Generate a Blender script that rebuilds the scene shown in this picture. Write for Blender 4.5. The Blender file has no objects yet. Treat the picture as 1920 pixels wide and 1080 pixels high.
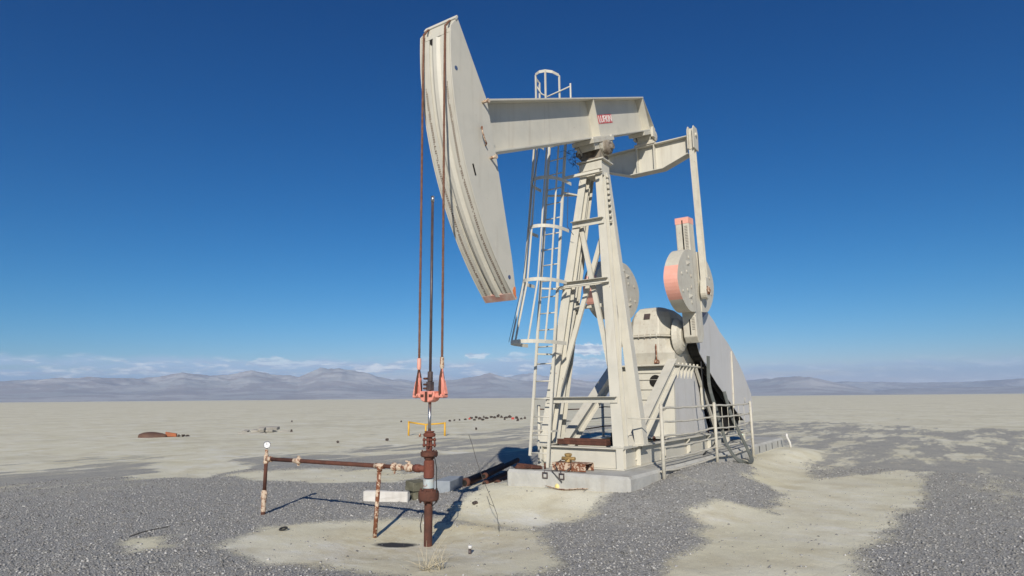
import bpy, bmesh, math, random
import numpy as np
from mathutils import Vector, Matrix
random.seed(7); rng = np.random.default_rng(7)
R = math.radians; PI = math.pi
S = bpy.context.scene; COL = S.collection

# ------------------------------------------------------------------ camera
yaw, pitch, roll = R(34.452), R(9.872), R(0.495)
F0 = Vector((math.cos(yaw), math.sin(yaw), 0)); R0 = Vector((math.sin(yaw), -math.cos(yaw), 0)); Z0 = Vector((0, 0, 1))
CAMLOC = -8.19*F0 + 1.063*R0; CAMLOC.z = 1.649
Fd = F0*math.cos(pitch) + Z0*math.sin(pitch); U0 = -F0*math.sin(pitch) + Z0*math.cos(pitch)
Ri = R0*math.cos(roll) - U0*math.sin(roll); Ui = U0*math.cos(roll) + R0*math.sin(roll)
cd = bpy.data.cameras.new('camera'); cam = bpy.data.objects.new('camera', cd); COL.objects.link(cam)
M = Matrix((Ri, Ui, -Fd)).transposed().to_4x4(); M.translation = CAMLOC
cam.matrix_world = M
cd.sensor_width = 36; cd.lens = 36*1181.44/1920; cd.clip_start = .05; cd.clip_end = 60000
S.camera = cam

# ------------------------------------------------------------------ sky + sun
SUN_EL, SUN_DIR = 27.0, 30.5          # shadows fall towards +x turned 30.5 deg to +y
W = bpy.data.worlds.new('World'); S.world = W; W.use_nodes = True
nt = W.node_tree; nt.nodes.clear()
def wn(t, **k):
    n = nt.nodes.new(t)
    for a, b in k.items(): setattr(n, a, b)
    return n
out = wn('ShaderNodeOutputWorld'); bg = wn('ShaderNodeBackground'); sky = wn('ShaderNodeTexSky', sky_type='NISHITA')
sky.sun_disc = False; sky.sun_elevation = R(SUN_EL)
sd = Vector((-math.cos(R(SUN_DIR)), -math.sin(R(SUN_DIR)), 0))
sky.sun_rotation = math.atan2(sd.x, sd.y)
sky.altitude = 1500; sky.air_density = 1.0; sky.dust_density = 0.0; sky.ozone_density = 2.5
SKY_STR = 0.085
SKYG = ((.042, 2.50), (.375, 1.38), (.807, 1.10))
hs = wn('ShaderNodeHueSaturation'); hs.inputs['Saturation'].default_value = 1.0; hs.inputs['Value'].default_value = 1.0
sc_ = wn('ShaderNodeSeparateColor'); nt.links.new(sky.outputs[0], sc_.inputs[0]); cc_ = wn('ShaderNodeCombineColor')
for i_, (k_, g_) in enumerate(SKYG):          # deepen the clear desert sky, channel by channel
    p_ = wn('ShaderNodeMath', operation='POWER'); nt.links.new(sc_.outputs[i_], p_.inputs[0]); p_.inputs[1].default_value = g_
    q_ = wn('ShaderNodeMath', operation='MULTIPLY'); nt.links.new(p_.outputs[0], q_.inputs[0]); q_.inputs[1].default_value = k_; nt.links.new(q_.outputs[0], cc_.inputs[i_])
nt.links.new(cc_.outputs[0], hs.inputs['Color'])
# low cloud bank near the horizon, laid out in sky directions
tc = wn('ShaderNodeTexCoord'); sep = wn('ShaderNodeSeparateXYZ'); nt.links.new(tc.outputs['Generated'], sep.inputs[0])
def wm(op, a, b=None, c=None, clamp=False):
    n = wn('ShaderNodeMath', operation=op); n.use_clamp = clamp
    for i, v in enumerate((a, b, c)):
        if v is None: continue
        if isinstance(v, (int, float)): n.inputs[i].default_value = v
        else: nt.links.new(v, n.inputs[i])
    return n.outputs[0]
az = wm('MULTIPLY', wm('ARCTAN2', sep.outputs[1], sep.outputs[0]), 57.2958)     # degrees
el = wm('MULTIPLY', wm('ARCSINE', sep.outputs[2]), 57.2958)
def band(x, lo, lo2, hi2, hi):
    a = wn('ShaderNodeMapRange', interpolation_type='SMOOTHSTEP'); nt.links.new(x, a.inputs[0]); a.inputs[1].default_value = lo; a.inputs[2].default_value = lo2
    b = wn('ShaderNodeMapRange', interpolation_type='SMOOTHSTEP'); nt.links.new(x, b.inputs[0]); b.inputs[1].default_value = hi; b.inputs[2].default_value = hi2
    return wm('MULTIPLY', a.outputs[0], b.outputs[0])
def noise(sx, sy, sc, det=6, off=0.0, rough=.55, dist=0.0):
    cv = wn('ShaderNodeCombineXYZ'); nt.links.new(wm('MULTIPLY', az, sx), cv.inputs[0]); nt.links.new(wm('MULTIPLY', el, sy), cv.inputs[1]); cv.inputs[2].default_value = off
    n = wn('ShaderNodeTexNoise'); n.inputs['Scale'].default_value = sc; n.inputs['Detail'].default_value = det; n.inputs['Roughness'].default_value = rough; n.inputs['Distortion'].default_value = dist
    nt.links.new(cv.outputs[0], n.inputs['Vector']); return n.outputs[0]
def sm(x, lo, hi):
    a = wn('ShaderNodeMapRange', interpolation_type='SMOOTHSTEP'); nt.links.new(x, a.inputs[0]); a.inputs[1].default_value = lo; a.inputs[2].default_value = hi; return a.outputs[0]
n1 = noise(.10, .9, 1.0, 7, 3.1, .6, .3)
topn = noise(.12, 0, 1.0, 4, 9.7)
top = wm('ADD', wm('MULTIPLY', topn, 3.0), wm('ADD', wm('MULTIPLY', sm(az, 12, 30), .8), 1.3))
low = sm(wm('SUBTRACT', top, el), -.15, .6)
bank = wm('MULTIPLY', wm('MULTIPLY', sm(n1, .30, .52), low), wm('ADD', wm('MULTIPLY', sm(az, 8, 26), .25), .75))
haze_low = wm('MULTIPLY', sm(el, 3.4, .8), .42)
n2 = noise(.35, 1.6, 1.0, 8, 5.0, .6, .2)
# small puffs: (azimuth, elevation, half width, half height, strength)
def puff(a0, e0, ra, re, st):
    da = wm('DIVIDE', wm('SUBTRACT', az, a0), ra); de = wm('DIVIDE', wm('SUBTRACT', el, e0), re)
    r = wm('SQRT', wm('ADD', wm('MULTIPLY', da, da), wm('MULTIPLY', de, de)))
    v = wm('ADD', wm('SUBTRACT', 1.0, r), wm('MULTIPLY', wm('SUBTRACT', noise(1.3, 2.2, 1.0, 6, a0, .6), .5), 2.4))
    return wm('MULTIPLY', sm(v, .0, .38), st)
pf = None
for q in ((27.4, 4.25, 2.1, .62, .95), (28.2, 3.1, 3.0, .5, .7), (37.6, 3.75, 1.3, .33, .75), (34.0, 3.85, 1.3, .28, .45), (46.6, 2.62, 2.9, .42, .95), (55.6, 3.1, 2.2, .5, .55), (52.5, 3.0, 4.5, .35, .45)):
    v = puff(*q); pf = v if pf is None else wm('MAXIMUM', pf, v)
white = wm('MAXIMUM', pf, wm('MULTIPLY', wm('MULTIPLY', sm(n2, .46, .63), low), wm('ADD', wm('MULTIPLY', sm(az, 14, 28), .55), .3)))
mixa = wn('ShaderNodeMix', data_type='RGBA'); nt.links.new(hs.outputs[0], mixa.inputs[6])
CG = 1/ SKY_STR
mixa.inputs[7].default_value = (.47*CG, .64*CG, .86*CG, 1); nt.links.new(wm('MAXIMUM', wm('MULTIPLY', bank, .9), haze_low), mixa.inputs[0])
shade = sm(noise(.5, 2.4, 1.0, 5, 21.0), .40, .58)
ccol = wn('ShaderNodeMix', data_type='RGBA'); ccol.inputs[6].default_value = (.52*CG, .60*CG, .76*CG, 1); ccol.inputs[7].default_value = (1.05*CG, 1.08*CG, 1.12*CG, 1); nt.links.new(shade, ccol.inputs[0])
mixb = wn('ShaderNodeMix', data_type='RGBA'); nt.links.new(mixa.outputs[2], mixb.inputs[6]); nt.links.new(ccol.outputs[2], mixb.inputs[7]); nt.links.new(wm('MULTIPLY', white, .85), mixb.inputs[0])
nt.links.new(mixb.outputs[2], bg.inputs[0]); bg.inputs[1].default_value = SKY_STR
nt.links.new(bg.outputs[0], out.inputs[0])
sl = bpy.data.lights.new('sun', 'SUN'); sl.energy = 5.0; sl.angle = R(.5); sl.color = (1, .93, .82)
so = bpy.data.objects.new('sun', sl); COL.objects.link(so)
ldir = Vector((math.cos(R(SUN_EL))*math.cos(R(SUN_DIR)), math.cos(R(SUN_EL))*math.sin(R(SUN_DIR)), -math.sin(R(SUN_EL))))
so.rotation_euler = ldir.to_track_quat('-Z', 'Y').to_euler()
S.view_settings.view_transform = 'Standard'; S.view_settings.look = 'None'; S.view_settings.exposure = 0.0; S.view_settings.gamma = 1
S.cycles.volume_bounces = 0

# ------------------------------------------------------------------ materials
def mat(name, base, rough=.6, metal=0, bump=0.0, bscale=40, spots=None, blot=None, streak=None, spec=.4, bdist=.01):
    """procedural paint/metal: base colour, blotches, streaks running down, rust spots"""
    m = bpy.data.materials.new(name); m.use_nodes = True; t = m.node_tree; N = t.nodes; L = t.links
    b = N['Principled BSDF']; b.inputs['Roughness'].default_value = rough; b.inputs['Metallic'].default_value = metal
    b.inputs['Specular IOR Level'].default_value = spec
    tcn = N.new('ShaderNodeTexCoord'); cur = None
    rgb = N.new('ShaderNodeRGB'); rgb.outputs[0].default_value = (*base, 1); cur = rgb.outputs[0]
    def nz(sc, det=5, stretch=None, ro=.6):
        n = N.new('ShaderNodeTexNoise'); n.inputs['Scale'].default_value = sc; n.inputs['Detail'].default_value = det; n.inputs['Roughness'].default_value = ro
        if stretch:
            mp = N.new('ShaderNodeMapping'); mp.inputs['Scale'].default_value = stretch; L.new(tcn.outputs['Object'], mp.inputs[0]); L.new(mp.outputs[0], n.inputs['Vector'])
        else: L.new(tcn.outputs['Object'], n.inputs['Vector'])
        return n.outputs[0]
    def mixin(col, fac_socket, lo, hi, amt):
        nonlocal cur
        r = N.new('ShaderNodeMapRange'); L.new(fac_socket, r.inputs[0]); r.inputs[1].default_value = lo; r.inputs[2].default_value = hi; r.inputs[4].default_value = amt
        x = N.new('ShaderNodeMix'); x.data_type = 'RGBA'; L.new(r.outputs[0], x.inputs[0]); L.new(cur, x.inputs[6]); x.inputs[7].default_value = (*col, 1); cur = x.outputs[2]
    if blot: mixin(blot[0], nz(blot[1], 6), .42, .70, blot[2])
    if streak: mixin(streak[0], nz(streak[1], 5, (1, 1, .09)), .55, .75, streak[2])
    if spots: mixin(spots[0], nz(spots[1], 8, ro=.7), spots[2], spots[2]+.03, spots[3])
    L.new(cur, b.inputs['Base Color'])
    if bump:
        bp = N.new('ShaderNodeBump'); bp.inputs['Strength'].default_value = bump; bp.inputs['Distance'].default_value = bdist; L.new(nz(bscale, 6), bp.inputs['Height']); L.new(bp.outputs[0], b.inputs['Normal'])
    return m
RUST = (.11, .04, .025)
PAINT = mat('cream_paint', (.565, .54, .462), .55, bump=.25, bscale=9, spots=((.20, .09, .05), 11, .675, .85), blot=((.49, .475, .41), 2.2, .9), streak=((.40, .36, .29), 7, .5), bdist=.006)
PAINT2 = mat('weathered_paint', (.54, .515, .435), .6, bump=.4, bscale=25, spots=((.16, .07, .04), 20, .64, .9), blot=((.455, .42, .35), 5, .8), streak=((.42, .36, .28), 12, .6))
PANELM = mat('grey_sheet_and_shade', (.53, .52, .505), .5, bump=.25, bscale=1.6, spots=((.2, .15, .11), 9, .72, .7), blot=((.49, .48, .46), 2.0, .8), streak=((.40, .38, .34), 6, .55), bdist=.05)
PINK = mat('faded_pink_paint', (.74, .36, .28), .6, bump=.2, bscale=30, spots=((.5, .42, .36), 14, .62, .8), blot=((.80, .42, .34), 6, .7))
PALEPINK = mat('worn_pink_primer', (.48, .26, .21), .6, bump=.2, bscale=30, blot=((.62, .55, .47), 5, .9))
ORANGE = mat('orange_paint', (.72, .22, .07), .7, blot=((.35, .12, .06), 5, .9))
RUST_SHADE = mat('rusted_steel_and_shade', (.085, .040, .030), .85, bump=.6, bscale=60, blot=((.15, .062, .042), 7, .9), spots=((.05, .025, .02), 18, .62, .7), spec=.2)
RUSTWH = mat('flaking_cream_over_rust', (.19, .075, .04), .85, bump=.7, bscale=50, spots=((.60, .48, .36), 16, .50, .9), spec=.2)
PALERUST = mat('flaking_paint', (.55, .44, .33), .8, bump=.6, bscale=50, spots=((.22, .08, .04), 22, .52, .9), spec=.2)
ROPE = mat('rusty_wire_rope', (.15, .07, .045), .8, bump=.5, bscale=80, blot=((.23, .13, .09), 20, .9), spec=.25)
DARKROD = mat('dark_greasy_rod', (.06, .045, .045), .4, blot=((.12, .085, .075), 12, .8))
REDRUST = mat('red_primer_rust', (.17, .062, .045), .8, bump=.6, bscale=45, blot=((.15, .05, .03), 8, .9), spots=((.34, .16, .11), 20, .62, .6), spec=.2)
SHINY = mat('polished_steel', (.50, .48, .46), .28, metal=.9, blot=((.35, .33, .31), 12, .7))
BLACKM = mat('black_grime_and_shade', (.012, .011, .010), .8, blot=((.03, .028, .025), 8, .8), spec=.2)  # grime, and painted-in dark for holes and the guard's shaded inside
RUBBER = mat('black_rubber', (.02, .02, .02), .7, blot=((.05, .05, .045), 9, .8))
RUBBERG = mat('dusty_belt_rubber', (.10, .11, .10), .8, blot=((.16, .16, .145), 9, .8))
CONC = mat('cast_concrete', (.47, .465, .43), .95, bump=.9, bscale=18, blot=((.36, .355, .33), 2.2, .9), streak=((.34, .31, .26), 5, .7), spots=((.22, .2, .18), 30, .68, .6), spec=.2)
HANG = mat('salmon_hanger_paint', (.72, .27, .20), .6, bump=.3, bscale=30, spots=((.30, .12, .08), 16, .58, .85), blot=((.78, .36, .28), 6, .7))
RUBBLE = mat('grey_rubble', (.36, .34, .30), .95, bump=.8, bscale=12, blot=((.22, .21, .19), 3, .9), spec=.1)
TIMBER = mat('bleached_timber', (.60, .58, .54), .9, bump=.5, bscale=20, streak=((.40, .36, .32), 5, .4), blot=((.5, .48, .44), 6, .7), spec=.2)
WOODG = mat('old_grey_green_wood', (.12, .115, .08), .9, bump=.6, bscale=20, blot=((.22, .21, .16), 6, .8), spec=.2)
GREYBOX = mat('blue_grey_shaded_end', (.30, .33, .36), .9, bump=.4, bscale=20, blot=((.22, .25, .28), 6, .7), spec=.2)  # bluish tone is the shaded end of a pale beam, painted in
YELLOW = mat('yellow_paint', (.62, .36, .05), .6, blot=((.6, .33, .03), 6, .7), spots=((.25, .12, .05), 15, .66, .8))
BRASS = mat('tarnished_brass', (.36, .24, .09), .6, metal=.3, blot=((.2, .13, .06), 20, .8), bump=.3)
WHITEP = mat('white_plastic', (.62, .61, .58), .5, blot=((.66, .64, .6), 8, .5))
BLUEW = mat('pale_blue_tape', (.40, .47, .48), .6, blot=((.50, .47, .42), 14, .9), spots=((.25, .14, .1), 16, .56, .9))
GAUGEW = mat('gauge_dial', (.85, .85, .84), .35)
SIGNRED = mat('sign_red', (.55, .06, .06), .5, blot=((.62, .35, .32), 12, .8))
SIGNWH = mat('sign_white', (.80, .77, .72), .5)
DRY = mat('dry_stalks', (.60, .53, .38), .9, blot=((.38, .32, .2), 20, .7), spec=.1)
DARKTWIG = mat('dark_wire', (.07, .065, .06), .7)
DARKROCK = mat('dark_scrap_rock', (.06, .05, .045), .9, bump=.6, bscale=9, blot=((.14, .11, .10), 3, .9), spec=.1)
REDSCRAP = mat('red_scrap', (.55, .09, .07), .8, blot=((.35, .1, .08), 6, .8))
GRIME_SHADE = mat('greasy_shaded_bearing_metal', (.16, .13, .10), .7, blot=((.40, .37, .30), 7, .8), spots=((.10, .06, .04), 10, .55, .7), bump=.4)  # dark tone for rusty grime and for the shaded cavity under the beam

# ------------------------------------------------------------------ mesh helpers
class MB:
    def __init__(s): s.bm = bmesh.new(); s.mi = 0
    def _f(s, vs, smooth=False):
        try:
            f = s.bm.faces.new(vs); f.material_index = s.mi; f.smooth = smooth; return f
        except ValueError: return None
    def hexa(s, p):               # 8 points: bottom ring 0-3, top ring 4-7
        v = [s.bm.verts.new(q) for q in p]
        for a in ((3,2,1,0), (4,5,6,7), (0,1,5,4), (1,2,6,5), (2,3,7,6), (3,0,4,7)): s._f([v[i] for i in a])
        return s
    def box(s, x0, x1, y0, y1, z0, z1):
        return s.hexa([(x0,y0,z0),(x1,y0,z0),(x1,y1,z0),(x0,y1,z0),(x0,y0,z1),(x1,y0,z1),(x1,y1,z1),(x0,y1,z1)])
    def frame(s, a, b, up):
        a = Vector(a); b = Vector(b); d = (b-a).normalized(); up = Vector(up)
        if abs(d.dot(up.normalized())) > .999: up = Vector((1, 0, 0))
        sx = d.cross(up).normalized(); u = sx.cross(d).normalized(); return a, b, d, sx, u
    def bar(s, a, b, w, h, up=(0,0,1), w2=None, h2=None, off=(0,0)):    # w across, h along up
        a, b, d, sx, u = s.frame(a, b, up); w2 = w2 or w; h2 = h2 or h
        o = sx*off[0] + u*off[1]; a = a+o; b = b+o
        P = []
        for q, ww, hh in ((a, w, h), (b, w2, h2)):
            P += [q-sx*ww/2-u*hh/2, q+sx*ww/2-u*hh/2, q+sx*ww/2+u*hh/2, q-sx*ww/2+u*hh/2]
        return s.hexa(P)
    def ibeam(s, a, b, w, h, tf=.015, tw=.012, up=(0,0,1), w2=None, h2=None):
        w2 = w2 or w; h2 = h2 or h; a, b, d, sx, u = s.frame(a, b, up)
        for sg in (-1, 1):
            P = []
            for q, ww, hh in ((a, w, h), (b, w2, h2)):
                c = q+u*sg*(hh/2-tf/2)
                P += [c-sx*ww/2-u*tf/2, c+sx*ww/2-u*tf/2, c+sx*ww/2+u*tf/2, c-sx*ww/2+u*tf/2]
            s.hexa(P)
        P = []
        for q, hh in ((a, h), (b, h2)):
            k = hh/2-tf
            P += [q-sx*tw/2-u*k, q+sx*tw/2-u*k, q+sx*tw/2+u*k, q-sx*tw/2+u*k]
        return s.hexa(P)
    def tube(s, pts, r, n=10, cap=True, closed=False):
        pts = [Vector(p) for p in pts]; rs = r if isinstance(r, (list, tuple)) else [r]*len(pts)
        rings = []; prev = None
        for i, p in enumerate(pts):
            if closed: d = pts[(i+1) % len(pts)]-pts[i-1]
            else: d = pts[min(i+1, len(pts)-1)]-pts[max(i-1, 0)]
            d.normalize()
            if prev is None:
                up = Vector((0,0,1)) if abs(d.z) < .9 else Vector((1,0,0)); x = d.cross(up).normalized()
            else: x = (prev-d*prev.dot(d)).normalized()
            prev = x; y = d.cross(x)
            rings.append([s.bm.verts.new(p+(x*math.cos(2*PI*k/n)+y*math.sin(2*PI*k/n))*rs[i]) for k in range(n)])
        m = len(rings)
        for i in range(m if closed else m-1):
            A = rings[i]; B = rings[(i+1) % m]
            for k in range(n): s._f([A[k], A[(k+1) % n], B[(k+1) % n], B[k]], True)
        if cap and not closed: s._f(rings[0][::-1]); s._f(rings[-1])
        return s
    def cyl(s, a, b, r, n=20, r2=None):
        return s.tube([a, b], [r, r if r2 is None else r2], n)
    def lathe(s, prof, c=(0,0,0), axis='z', n=28):     # prof [(r, h)]
        c = Vector(c); rings = []
        for r, h in prof:
            ring = []
            for k in range(n):
                a = 2*PI*k/n; x, y = r*math.cos(a), r*math.sin(a)
                p = {'z': (x, y, h), 'y': (x, h, y), 'x': (h, x, y)}[axis]
                ring.append(s.bm.verts.new(c+Vector(p)))
            rings.append(ring)
        for A, B in zip(rings, rings[1:]):
            for k in range(n): s._f([A[k], A[(k+1) % n], B[(k+1) % n], B[k]], False)
        s._f(rings[0][::-1]); s._f(rings[-1]); return s
    def prism(s, poly, fn, t0, t1):     # poly of 2D points, fn(a, b, t) -> 3D
        A = [s.bm.verts.new(fn(a, b, t0)) for a, b in poly]; B = [s.bm.verts.new(fn(a, b, t1)) for a, b in poly]
        s._f(A[::-1]); s._f(B); n = len(poly)
        for i in range(n): s._f([A[i], A[(i+1) % n], B[(i+1) % n], B[i]])
        return s
    def build(s, name, mats, parent=None, org=None, bevel=0.0, label=None):
        bm = s.bm
        if name in SPLIT: return s.build_pieces(name, mats, parent, bevel)
        bmesh.ops.recalc_face_normals(bm, faces=bm.faces)
        if org is None: org = tuple(parent.get('_org', (0,0,0))) if parent else (0,0,0)
        bmesh.ops.translate(bm, verts=bm.verts, vec=-Vector(org))
        me = bpy.data.meshes.new(name); bm.to_mesh(me); bm.free()
        for m in (mats if isinstance(mats, (list, tuple)) else [mats]): me.materials.append(m)
        o = bpy.data.objects.new(name, me); COL.objects.link(o)
        if parent: o.parent = parent
        else: o.location = org
        o['_org'] = tuple(org)
        if bevel:
            b = o.modifiers.new('bevel', 'BEVEL'); b.width = bevel; b.segments = 1; b.limit_method = 'ANGLE'; b.angle_limit = R(40)
        if label: o['label'] = label
        return o
def pieces(bm):
    bm.verts.index_update(); bm.verts.ensure_lookup_table(); seen = set(); isl = []
    for v in bm.verts:
        if v.index in seen: continue
        st = [v]; seen.add(v.index); g = []
        while st:
            a = st.pop(); g.append(a.index)
            for e_ in a.link_edges:
                b = e_.other_vert(a)
                if b.index not in seen: seen.add(b.index); st.append(b)
        isl.append(g)
    bb = []
    for g in isl:
        c = [bm.verts[i].co for i in g]; bb.append(([min(p[k] for p in c)-.002 for k in range(3)], [max(p[k] for p in c)+.002 for k in range(3)], list(g)))
    done = False
    while not done:
        done = True
        for i in range(len(bb)):
            for j in range(i+1, len(bb)):
                if all(bb[i][0][k] <= bb[j][1][k] and bb[j][0][k] <= bb[i][1][k] for k in range(3)):
                    bb[i] = ([min(bb[i][0][k], bb[j][0][k]) for k in range(3)], [max(bb[i][1][k], bb[j][1][k]) for k in range(3)], bb[i][2]+bb[j][2]); bb.pop(j); done = False; break
            if not done: break
    return [set(b[2]) for b in bb]
SPLIT = ('bolt', 'anchor_bolt', 'standoff', 'sheave', 'gusset', 'step_rung', 'end_rail', 'shackle', 'drive_belt_', 'rope_fork', 'cage_strip', 'slot', 'rear_plate')
def build_pieces(s, name, mats, parent, bevel):
    bm = s.bm; last = None
    for g in pieces(bm):
        b2 = bm.copy(); b2.verts.ensure_lookup_table(); bmesh.ops.delete(b2, geom=[v for v in b2.verts if v.index not in g], context='VERTS')
        q = MB(); q.bm.free(); q.bm = b2; SPL = SPLIT; globals()['SPLIT'] = (); last = q.build(name, mats, parent, None, bevel); globals()['SPLIT'] = SPL
    bm.free(); return last
MB.build_pieces = build_pieces
def thing(name, label, cat, loc, group=None):
    o = bpy.data.objects.new(name, None); COL.objects.link(o); o.location = loc; o['_org'] = tuple(loc); o['label'] = label; o['category'] = cat
    o.empty_display_size = .2
    if group: o['group'] = group
    return o
def tag(o, label, cat, group=None, kind=None):
    if label: o['label'] = label
    if cat: o['category'] = cat
    if group: o['group'] = group
    if kind: o['kind'] = kind
    return o

# ------------------------------------------------------------------ ground height, gravel mask
def hashn(ix, iy, seed):
    n = (ix.astype(np.int64)*374761393 + iy.astype(np.int64)*668265263 + seed*1442695041) & 0x7fffffff
    n = ((n ^ (n >> 13))*1274126177) & 0x7fffffff
    return ((n ^ (n >> 16)) & 0xffff)/65535.0
def vnoise(x, y, seed):
    ix = np.floor(x); iy = np.floor(y); fx = x-ix; fy = y-iy; fx = fx*fx*(3-2*fx); fy = fy*fy*(3-2*fy)
    a = hashn(ix, iy, seed); b = hashn(ix+1, iy, seed); c = hashn(ix, iy+1, seed); d = hashn(ix+1, iy+1, seed)
    return (a*(1-fx)+b*fx)*(1-fy)+(c*(1-fx)+d*fx)*fy
def fbm(x, y, sc, seed, o=4):
    t = 0; amp = .5
    for i in range(o): t = t+amp*(vnoise(x*sc+i*17.3, y*sc-i*9.1, seed+i)-.5); sc *= 2.03; amp *= .55
    return t
def sst(t): t = np.clip(t, 0, 1); return t*t*(3-2*t)
def ground_z(x, y, detail=True):
    x = np.asarray(x, float); y = np.asarray(y, float)
    r = np.hypot(x, y)
    z = -.02 - .12*np.exp(-(r/1.7)**2) + .012*np.exp(-((r-1.2)/.35)**2)
    dx = np.maximum(np.maximum(3.2-x, x-14.2), 0); dy = np.maximum(np.maximum(-1.3-y, y-1.05), 0)
    d = np.hypot(dx, dy)
    z = z + .17*sst(1-d/1.7)
    z = z + .22*np.exp(-(((x-5.5)/1.7)**2+((y+1.75)/.62)**2)) + .06*np.exp(-(((x-4.0)/1.6)**2+((y+2.5)/.6)**2))
    z = z + .12*np.exp(-(((x-12.3)/1.6)**2+((y+1.9)/.55)**2)) + .09*np.exp(-(((x-7.2)/2.6)**2+((y+1.5)/.4)**2)) + .05*np.exp(-(((x-3.0)/.35)**2+((y+.1)/1.0)**2))
    far = sst((r-14)/40)
    z = z*(1-far) - .02*far
    if detail:
        near = np.clip(1.2-r/60, 0, 1)
        z = z + near*(.05*fbm(x, y, .45, 3)+.018*fbm(x, y, 2.2, 11)) * np.clip((r-.0)/.8, .25, 1)
    return z
S1 = [(-1.62,1.54),(-.67,2.07),(-.04,1.76),(.41,1.4),(.87,.81),(1.05,0),(1.08,-.73),(.69,-1.33),(.1,-1.89),(-.25,-1.97),(-.82,-1.76),(-1.26,-1.46),(-1.34,-1.19),(-1.41,-.54),(-1.57,.09),(-1.67,.67)]
S2 = [(-2.4,-3.2),(-.29,-3.0),(.54,-2.8),(1.79,-2.79),(2.16,-2.91),(3.0,-2.39),(4.12,-2.19),(4.27,-2.72),(3.82,-3.06),(4.09,-3.34),(4.95,-3.36),(6.37,-2.84),(7.81,-2.24),(8.65,-1.83),(12.65,-1.15),(14.88,-1.56),(13.26,-2.26),(9.65,-2.51),(7.79,-3.04),(8.66,-3.69),(10.23,-4.54),(6.75,-4.71),(3.41,-4.47),(2.17,-4.45),(.72,-4.59),(-2,-4.8),(-2.6,-4)]
S3 = [(1.7,1.0),(3.3,1.5),(3.6,1.35),(4.3,-1.4),(2.89,-1.15),(2.1,-1.15),(1.1,-.6),(1.1,.3)]
S5 = [(2.74,11.93),(4.24,13.98),(4.68,12.15),(2.95,9.07),(1.83,8.28),(1.45,9.12)]
S6 = [(2.43,8.23),(4.23,7.31),(4.13,4.37),(3.38,4.09),(2.9,5.2),(2.3,6.6)]
PILE = [(.94,-1.06),(1.81,-1.0),(2.44,-1.18),(4.86,-.72),(6.84,-1.02),(7.6,-1.4),(5.92,-2.49),(4.6,-3.0),(3.62,-3.3),(3.84,-2.84),(3.75,-2.4),(2.65,-2.37),(1.94,-2.68),(1.53,-2.95),(.26,-2.92),(-.7,-3.18),(-1.4,-3.3),(-1.4,-2.6),(-.45,-2.21)]
S7 = [(-2.16,2.92),(-1.87,2.74),(-2.03,2.18),(-2.49,2.19)]
S8 = [(4.13,2.35),(4.73,2.13),(3.17,1.21),(2.91,1.65)]
S9 = [(7.2,10.2),(9.5,8.8),(10.5,7.2),(9.2,7.2),(7.4,9.3)]
G = [(-6,19),(3.5,15.3),(4.2,14),(6,12.6),(8.8,13),(11.2,12.9),(17.9,14.1),(28,16.8),(38,12),(39,5.7),(40,3),(35,-1),(34.6,-3),(33,-12),(22,-28),(0,-32),(-30,-25),(-32,15)]
def sdist(x, y, poly):       # >0 inside
    d = np.full(x.shape, 1e9); ins = np.zeros(x.shape, bool); n = len(poly)
    for i in range(n):
        x0, y0 = poly[i]; x1, y1 = poly[(i+1) % n]
        ex, ey = x1-x0, y1-y0; t = np.clip(((x-x0)*ex+(y-y0)*ey)/(ex*ex+ey*ey), 0, 1)
        d = np.minimum(d, np.hypot(x-x0-t*ex, y-y0-t*ey))
        c = ((y0 > y) != (y1 > y)); with_ = np.where(c, (x1-x0)*(y-y0)/((y1-y0) if y1 != y0 else 1e-9)+x0, 0)
        ins ^= c & (x < with_)
    return np.where(ins, d, -d)
def gravel_mask(x, y):       # 0 sand .. 1 gravel
    r = np.hypot(x+6, y+5.4)
    g = sdist(x, y, G) + r*.10*fbm(x, y, .22, 31)*2
    g = g*.35
    for P, of in ((S1, -.08), (S2, -.06), (S3, .06), (S5, 0), (S6, 0), (S7, .08), (S8, .05), (S9, 0)):
        g = np.minimum(g, -sdist(x, y, P) + of)
    g = np.maximum(g, np.minimum(sdist(x, y, PILE)*1.3+.02, .4))
    g = g + .42*fbm(x, y, 1.1, 51, 5)+ .15*fbm(x, y, 5., 71, 3)
    # far streaks of blown sand
    st = fbm(x*.35+y*.1, y*1.0, .55, 91, 4)
    g = g - np.clip((r-8)/12, 0, 1)*np.clip(st-.05, 0, 1)*6
    s2 = fbm(x*.819+y*.574, (y*.819-x*.574)*.28, 1.3, 131, 5)
    g = g - np.clip((r-7)/7, 0, 1)*(.10+.75*np.clip(s2, -.1, 1))
    g = g + np.clip((r-12)/10, 0, 1)*.35*fbm(x, y, .9, 151, 4)
    return np.clip(.5+g*1.7, 0, 1)
def axis(lo, hi, step, far, g=1.13):
    a = list(np.arange(lo, hi+step/2, step)); s = step; v = lo; L = []
    while v > -far: s *= g; v -= s; L.append(v)
    s = step; v = hi; H = []
    while v < far: s *= g; v += s; H.append(v)
    return np.array(L[::-1]+a+H)
xs = axis(-4.2, 12, .055, 16000, 1.09); ys = axis(-6.5, 10, .055, 16000, 1.09)
X, Y = np.meshgrid(xs, ys); NX, NY = len(xs), len(ys)
Zg = ground_z(X, Y); Gm = gravel_mask(X, Y)
Zg = Zg + Gm*.012*np.clip(2-np.hypot(X, Y)/12, 0, 1)
co = np.stack([X, Y, Zg], -1).reshape(-1, 3).astype(np.float32)
idx = np.arange(NX*NY).reshape(NY, NX)
q = np.stack([idx[:-1,:-1], idx[:-1,1:], idx[1:,1:], idx[1:,:-1]], -1).reshape(-1, 4)
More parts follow.
